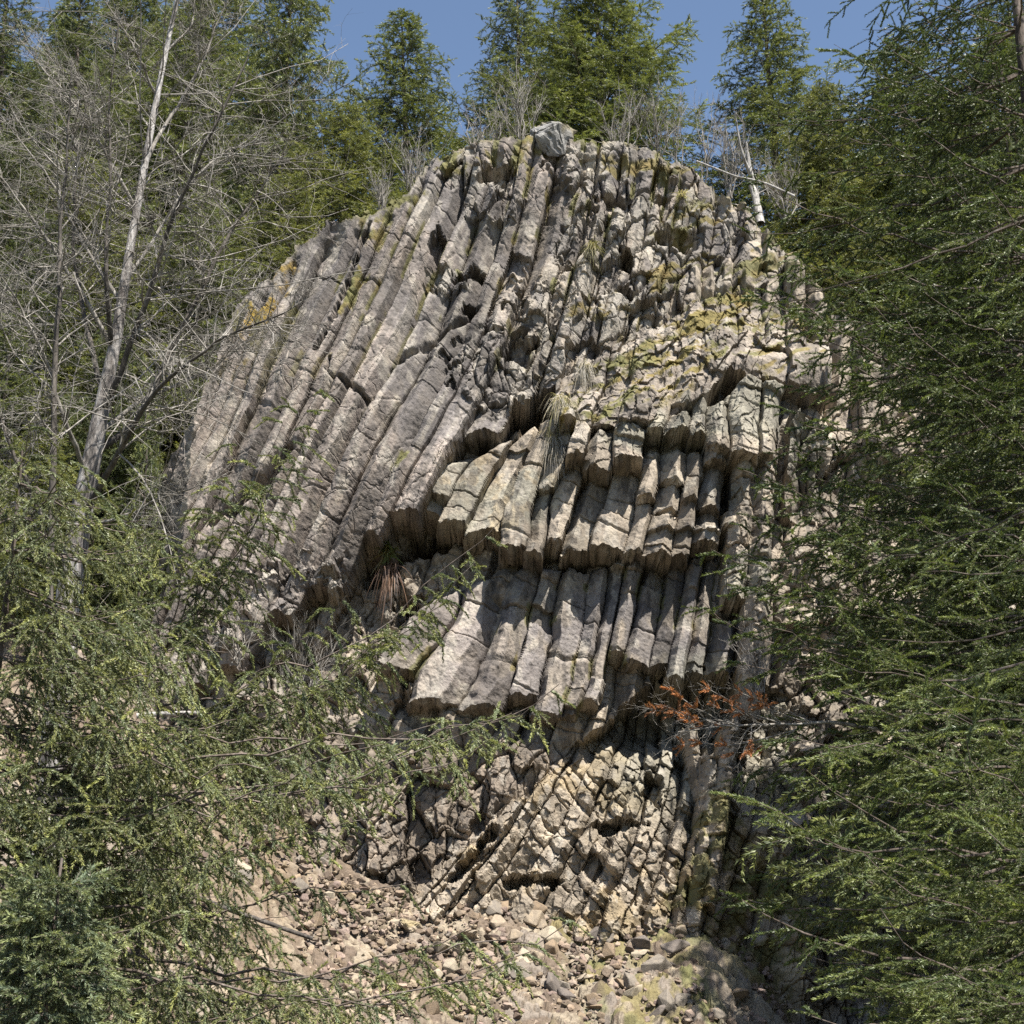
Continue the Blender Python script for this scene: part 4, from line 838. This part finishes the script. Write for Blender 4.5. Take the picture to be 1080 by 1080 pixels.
def boulder(px, py, out, size, label, seed, tone, name='boulder', rotz=0.3, back=None):
    """a larger faceted block with chipped sides, as its own mesh"""
    rng = np.random.default_rng(seed); bm = bmesh.new()
    for p in unit(rng.normal(size=(11, 3)))*rng.uniform(.75, 1.05, (11, 1)): bm.verts.new(tuple(p))
    bmesh.ops.convex_hull(bm, input=bm.verts); bmesh.ops.delete(bm, geom=[v for v in bm.verts if not v.link_faces], context='VERTS')
    bmesh.ops.bevel(bm, geom=bm.edges[:], offset=0.06, segments=1, affect='EDGES'); bmesh.ops.triangulate(bm, faces=bm.faces[:])
    bmesh.ops.subdivide_edges(bm, edges=bm.edges[:], cuts=5, use_grid_fill=True)
    me = bpy.data.meshes.new(name); bm.to_mesh(me); bm.free()
    v = np.empty(len(me.vertices)*3, np.float32); me.vertices.foreach_get('co', v); v = v.reshape(-1, 3)
    n_ = unit(v); q, e, _ = blocks(v[:, 0]*1.0+v[:, 2]*0.5, v[:, 1]+v[:, 2], 0.45, seed, 1, .3, .5)
    v = v*(1 + 0.11*q - 0.10*np.exp(-(e/.07)**2) + 0.05*fbm(v[:, 0]*4+v[:, 2]*2, v[:, 1]*4+v[:, 2]*3, seed, 3))[:, None]*np.array(size)
    me.vertices.foreach_set('co', v.ravel().astype(np.float32))
    c = np.ones((len(v), 4), np.float32); c[:, :3] = tone; mo = sstep(.2, .6, n_[:, 2] + 0.6*vnoise(v[:, 0]*5, v[:, 1]*5+v[:, 2]*3, 4) - .25)*0.55
    c[:, :3] = c[:, :3]*(1-mo[:, None]) + np.array([.2, .16, .06])*mo[:, None]
    a = me.attributes.new('tone', 'FLOAT_COLOR', 'POINT'); a.data.foreach_set('color', c.ravel()); me.materials.append(M_rock)
    o = bpy.data.objects.new(name, me); COL.objects.link(o); o.location = back if back is not None else cliff_pt(px, py, out); o.rotation_euler = (0.15, 0.2, rotz)
    return tag(o, label, 'boulder')
boulder(587, 139, 0.0, (.80, .65, .62), 'big grey block perched on the very top of the cliff', 64, (.24, .235, .225), rotz=0.5, back=cliff_pt(587, 154) + Vector((0, .1, .10)))
for k, (px, py, s, lab) in enumerate([(430, 832+150, .36, 'flat pale boulder resting on the scree below the leaning lower columns'), (585, 950, .26, 'grey boulder at the foot of the lower columns'),
        (495, 992, .32, 'pale brown slab among the stones under the fan of columns'), (612, 1035, .26, 'split tan slab low on the scree near the moss')]):
    p = hit_scree(px, py)
    if p is not None: boulder(px, py, 0, (s, s*.8, s*.45), lab, 70+k, (.33, .28, .215), back=Vector(p)+Vector((0, 0, s*.2)), rotz=k)
# the finer rubble between the loose stones, far too many to count
rng = np.random.default_rng(18); Rv, Rf, Rc, rn = [], [], [], 0
vd = []
for me in variants:
    v = np.empty(len(me.vertices)*3, np.float32); me.vertices.foreach_get('co', v); t_ = []
    for p in me.polygons:
        q = list(p.vertices)
        for j in range(1, len(q)-1): t_.append((q[0], q[j], q[j+1]))
    vd.append((v.reshape(-1, 3), np.array(t_)))
for k in range(9500):
    if k < 4800: x_, y_ = rng.uniform(-3.6, 5.4), rng.uniform(23.2, 28.5)
    else: x_, y_ = rng.uniform(-9, -2), rng.uniform(20, 28.5)
    if x_ > 2.0 and rng.random() < 0.3: continue
    s = 0.03 + 0.11*rng.random()**2.5; v, t_ = vd[rng.integers(14)]; a_ = rng.uniform(0, 6.28); b_ = rng.uniform(-.7, .7)
    Mx = np.array([[math.cos(a_), -math.sin(a_), 0], [math.sin(a_), math.cos(a_), 0], [0, 0, 1]]) @ np.array([[1, 0, 0], [0, math.cos(b_), -math.sin(b_)], [0, math.sin(b_), math.cos(b_)]])
    Rv.append(v @ Mx.T*s + [x_, y_, float(terrain(x_, y_)) + s*.3 + 0.03]); Rf.append(t_+rn); rn += len(v)
    Rc.append(np.repeat(np.array([[.225, .178, .138]])*rng.uniform(.5, 1.4)*np.array([[1, rng.uniform(.95, 1.02), rng.uniform(.88, 1.08)]]), len(v), 0))
rb = mesh_np('rubble', np.concatenate(Rv), np.concatenate(Rf), M_stone, col=np.concatenate(Rc)); tag(rb, 'small broken stones covering the scree below the cliff', 'rubble', kind='stuff')
OUT = tuple(NRM)
straw = [(.42, .37, .25), (.34, .30, .22), (.25, .25, .12)]; grey_ = [(.30, .28, .25), (.22, .20, .18), (.36, .34, .31)]
tuft(cliff_pt(590, 438, .05), OUT, 240, .55, .006, 'pale dry grass tuft hanging from the ledge at the middle of the cliff', 'grass tuft', 'grass_tuft', 1, straw+grey_, 1.3, .5)
tuft(cliff_pt(584, 478, .05), OUT, 200, .55, .006, 'grey hanging beard of dead grass just under the pale tuft', 'grass tuft', 'grass_tuft', 2, grey_, 1.5, .4)
tuft(cliff_pt(625, 268, .05), OUT, 160, .4, .006, 'dark green and straw tuft on the upper middle of the cliff', 'grass tuft', 'grass_tuft', 3, [(.12, .12, .05), (.30, .27, .17)], 1.0, .7)
tuft(cliff_pt(616, 398, .05), OUT, 140, .45, .006, 'dull grey tuft under the dark overhang above the pale tuft', 'grass tuft', 'grass_tuft', 4, grey_, 1.4, .5)
tuft(cliff_pt(528, 150, .0), (0, -.3, 1), 110, .35, .007, 'straw tuft on the crest left of the big grey block', 'grass tuft', 'grass_tuft', 5, straw, .6, .6)
tuft(cliff_pt(720, 205, .0), (0, -.6, .8), 110, .35, .007, 'straw tuft on the right shoulder below the fallen log', 'grass tuft', 'grass_tuft', 6, straw, .8, .7)
tuft(cliff_pt(410, 580, .25), (0, -.6, .8), 110, .42, .02, 'leafy fern with brown dead fronds in the gap under the main overhang', 'fern', 'fern', 7, [(.16, .15, .06), (.10, .12, .04), (.20, .17, .09)], .7, .8, 'fronds')
tuft(cliff_pt(412, 600, .15), OUT, 110, .6, .010, 'brown dead fronds hanging below the leafy fern', 'fern', 'fern', 8, [(.14, .09, .07), (.10, .07, .06), (.2, .13, .10)], 1.6, .45, 'fronds')

for k, (a_, b_, Yd, r_, lab) in enumerate([((144, 755), (212, 752), 24.5, .05, 'short white bleached log on the brown debris behind the left firs'), ((160, 930), (330, 990), 19.5, .038, 'dark fallen branch lying down the debris between the left firs')]):
    p0 = at(*a_, Yd); r2 = Geo(); poly_tube(r2, [Vector((0, 0, 0)), at(*b_, Yd+.3)-p0], [r_, r_*.7], 8, .004, 30+k); lo = empty('fallen_log', p0, lab, 'log'); r2.obj('trunk', M_dead if k == 0 else M_dark, lo, True)
# brushwood along the left foot of the cliff
for k, (px, py, Yd, h, lab) in enumerate([(300, 560, 29.5, 1.7, 'grey leafless brush in front of the lower left slabs'), (330, 620, 29.0, 1.5, 'leafless brush under the crack at the left end of the overhang'), (250, 690, 28.0, 1.8, 'tangled dead brush on the debris at the left foot of the cliff'),
        (290, 400, 31.5, 2.0, 'grey leafless brush against the upper left columns'), (320, 735, 26.5, 1.5, 'fallen grey brushwood above the short white log'), (210, 470, 30.5, 2.4, 'dense leafless brush at the left end of the cliff'), (800, 720, 27.5, 1.2, 'thin leafless brush beside the lone pale pillar')]):
    b_ = at(px, py, Yd); bare_shrub(b_, h, lab, 3000+k, 8, spread=0.8, kids=(12, 7), r=.012)

for k_ in ('X', 'Y', 'W1', 'W2', 'W3', 'W4', 'T', 'P', 'H', 'hU', 'h0', 'hL', 'uU', 'uM', 'uT', 'uL', 'moss_c', 'A', 'B', 'tc_', 'gc', 'F', 'Fq', 'Rv', 'Rf', 'Rc', 'rub_big', 'diag', 'xU', 'xM', 'xT', 'xL', 'ck1', 'ck2'): globals().pop(k_, None)
import gc as gcol; gcol.collect()
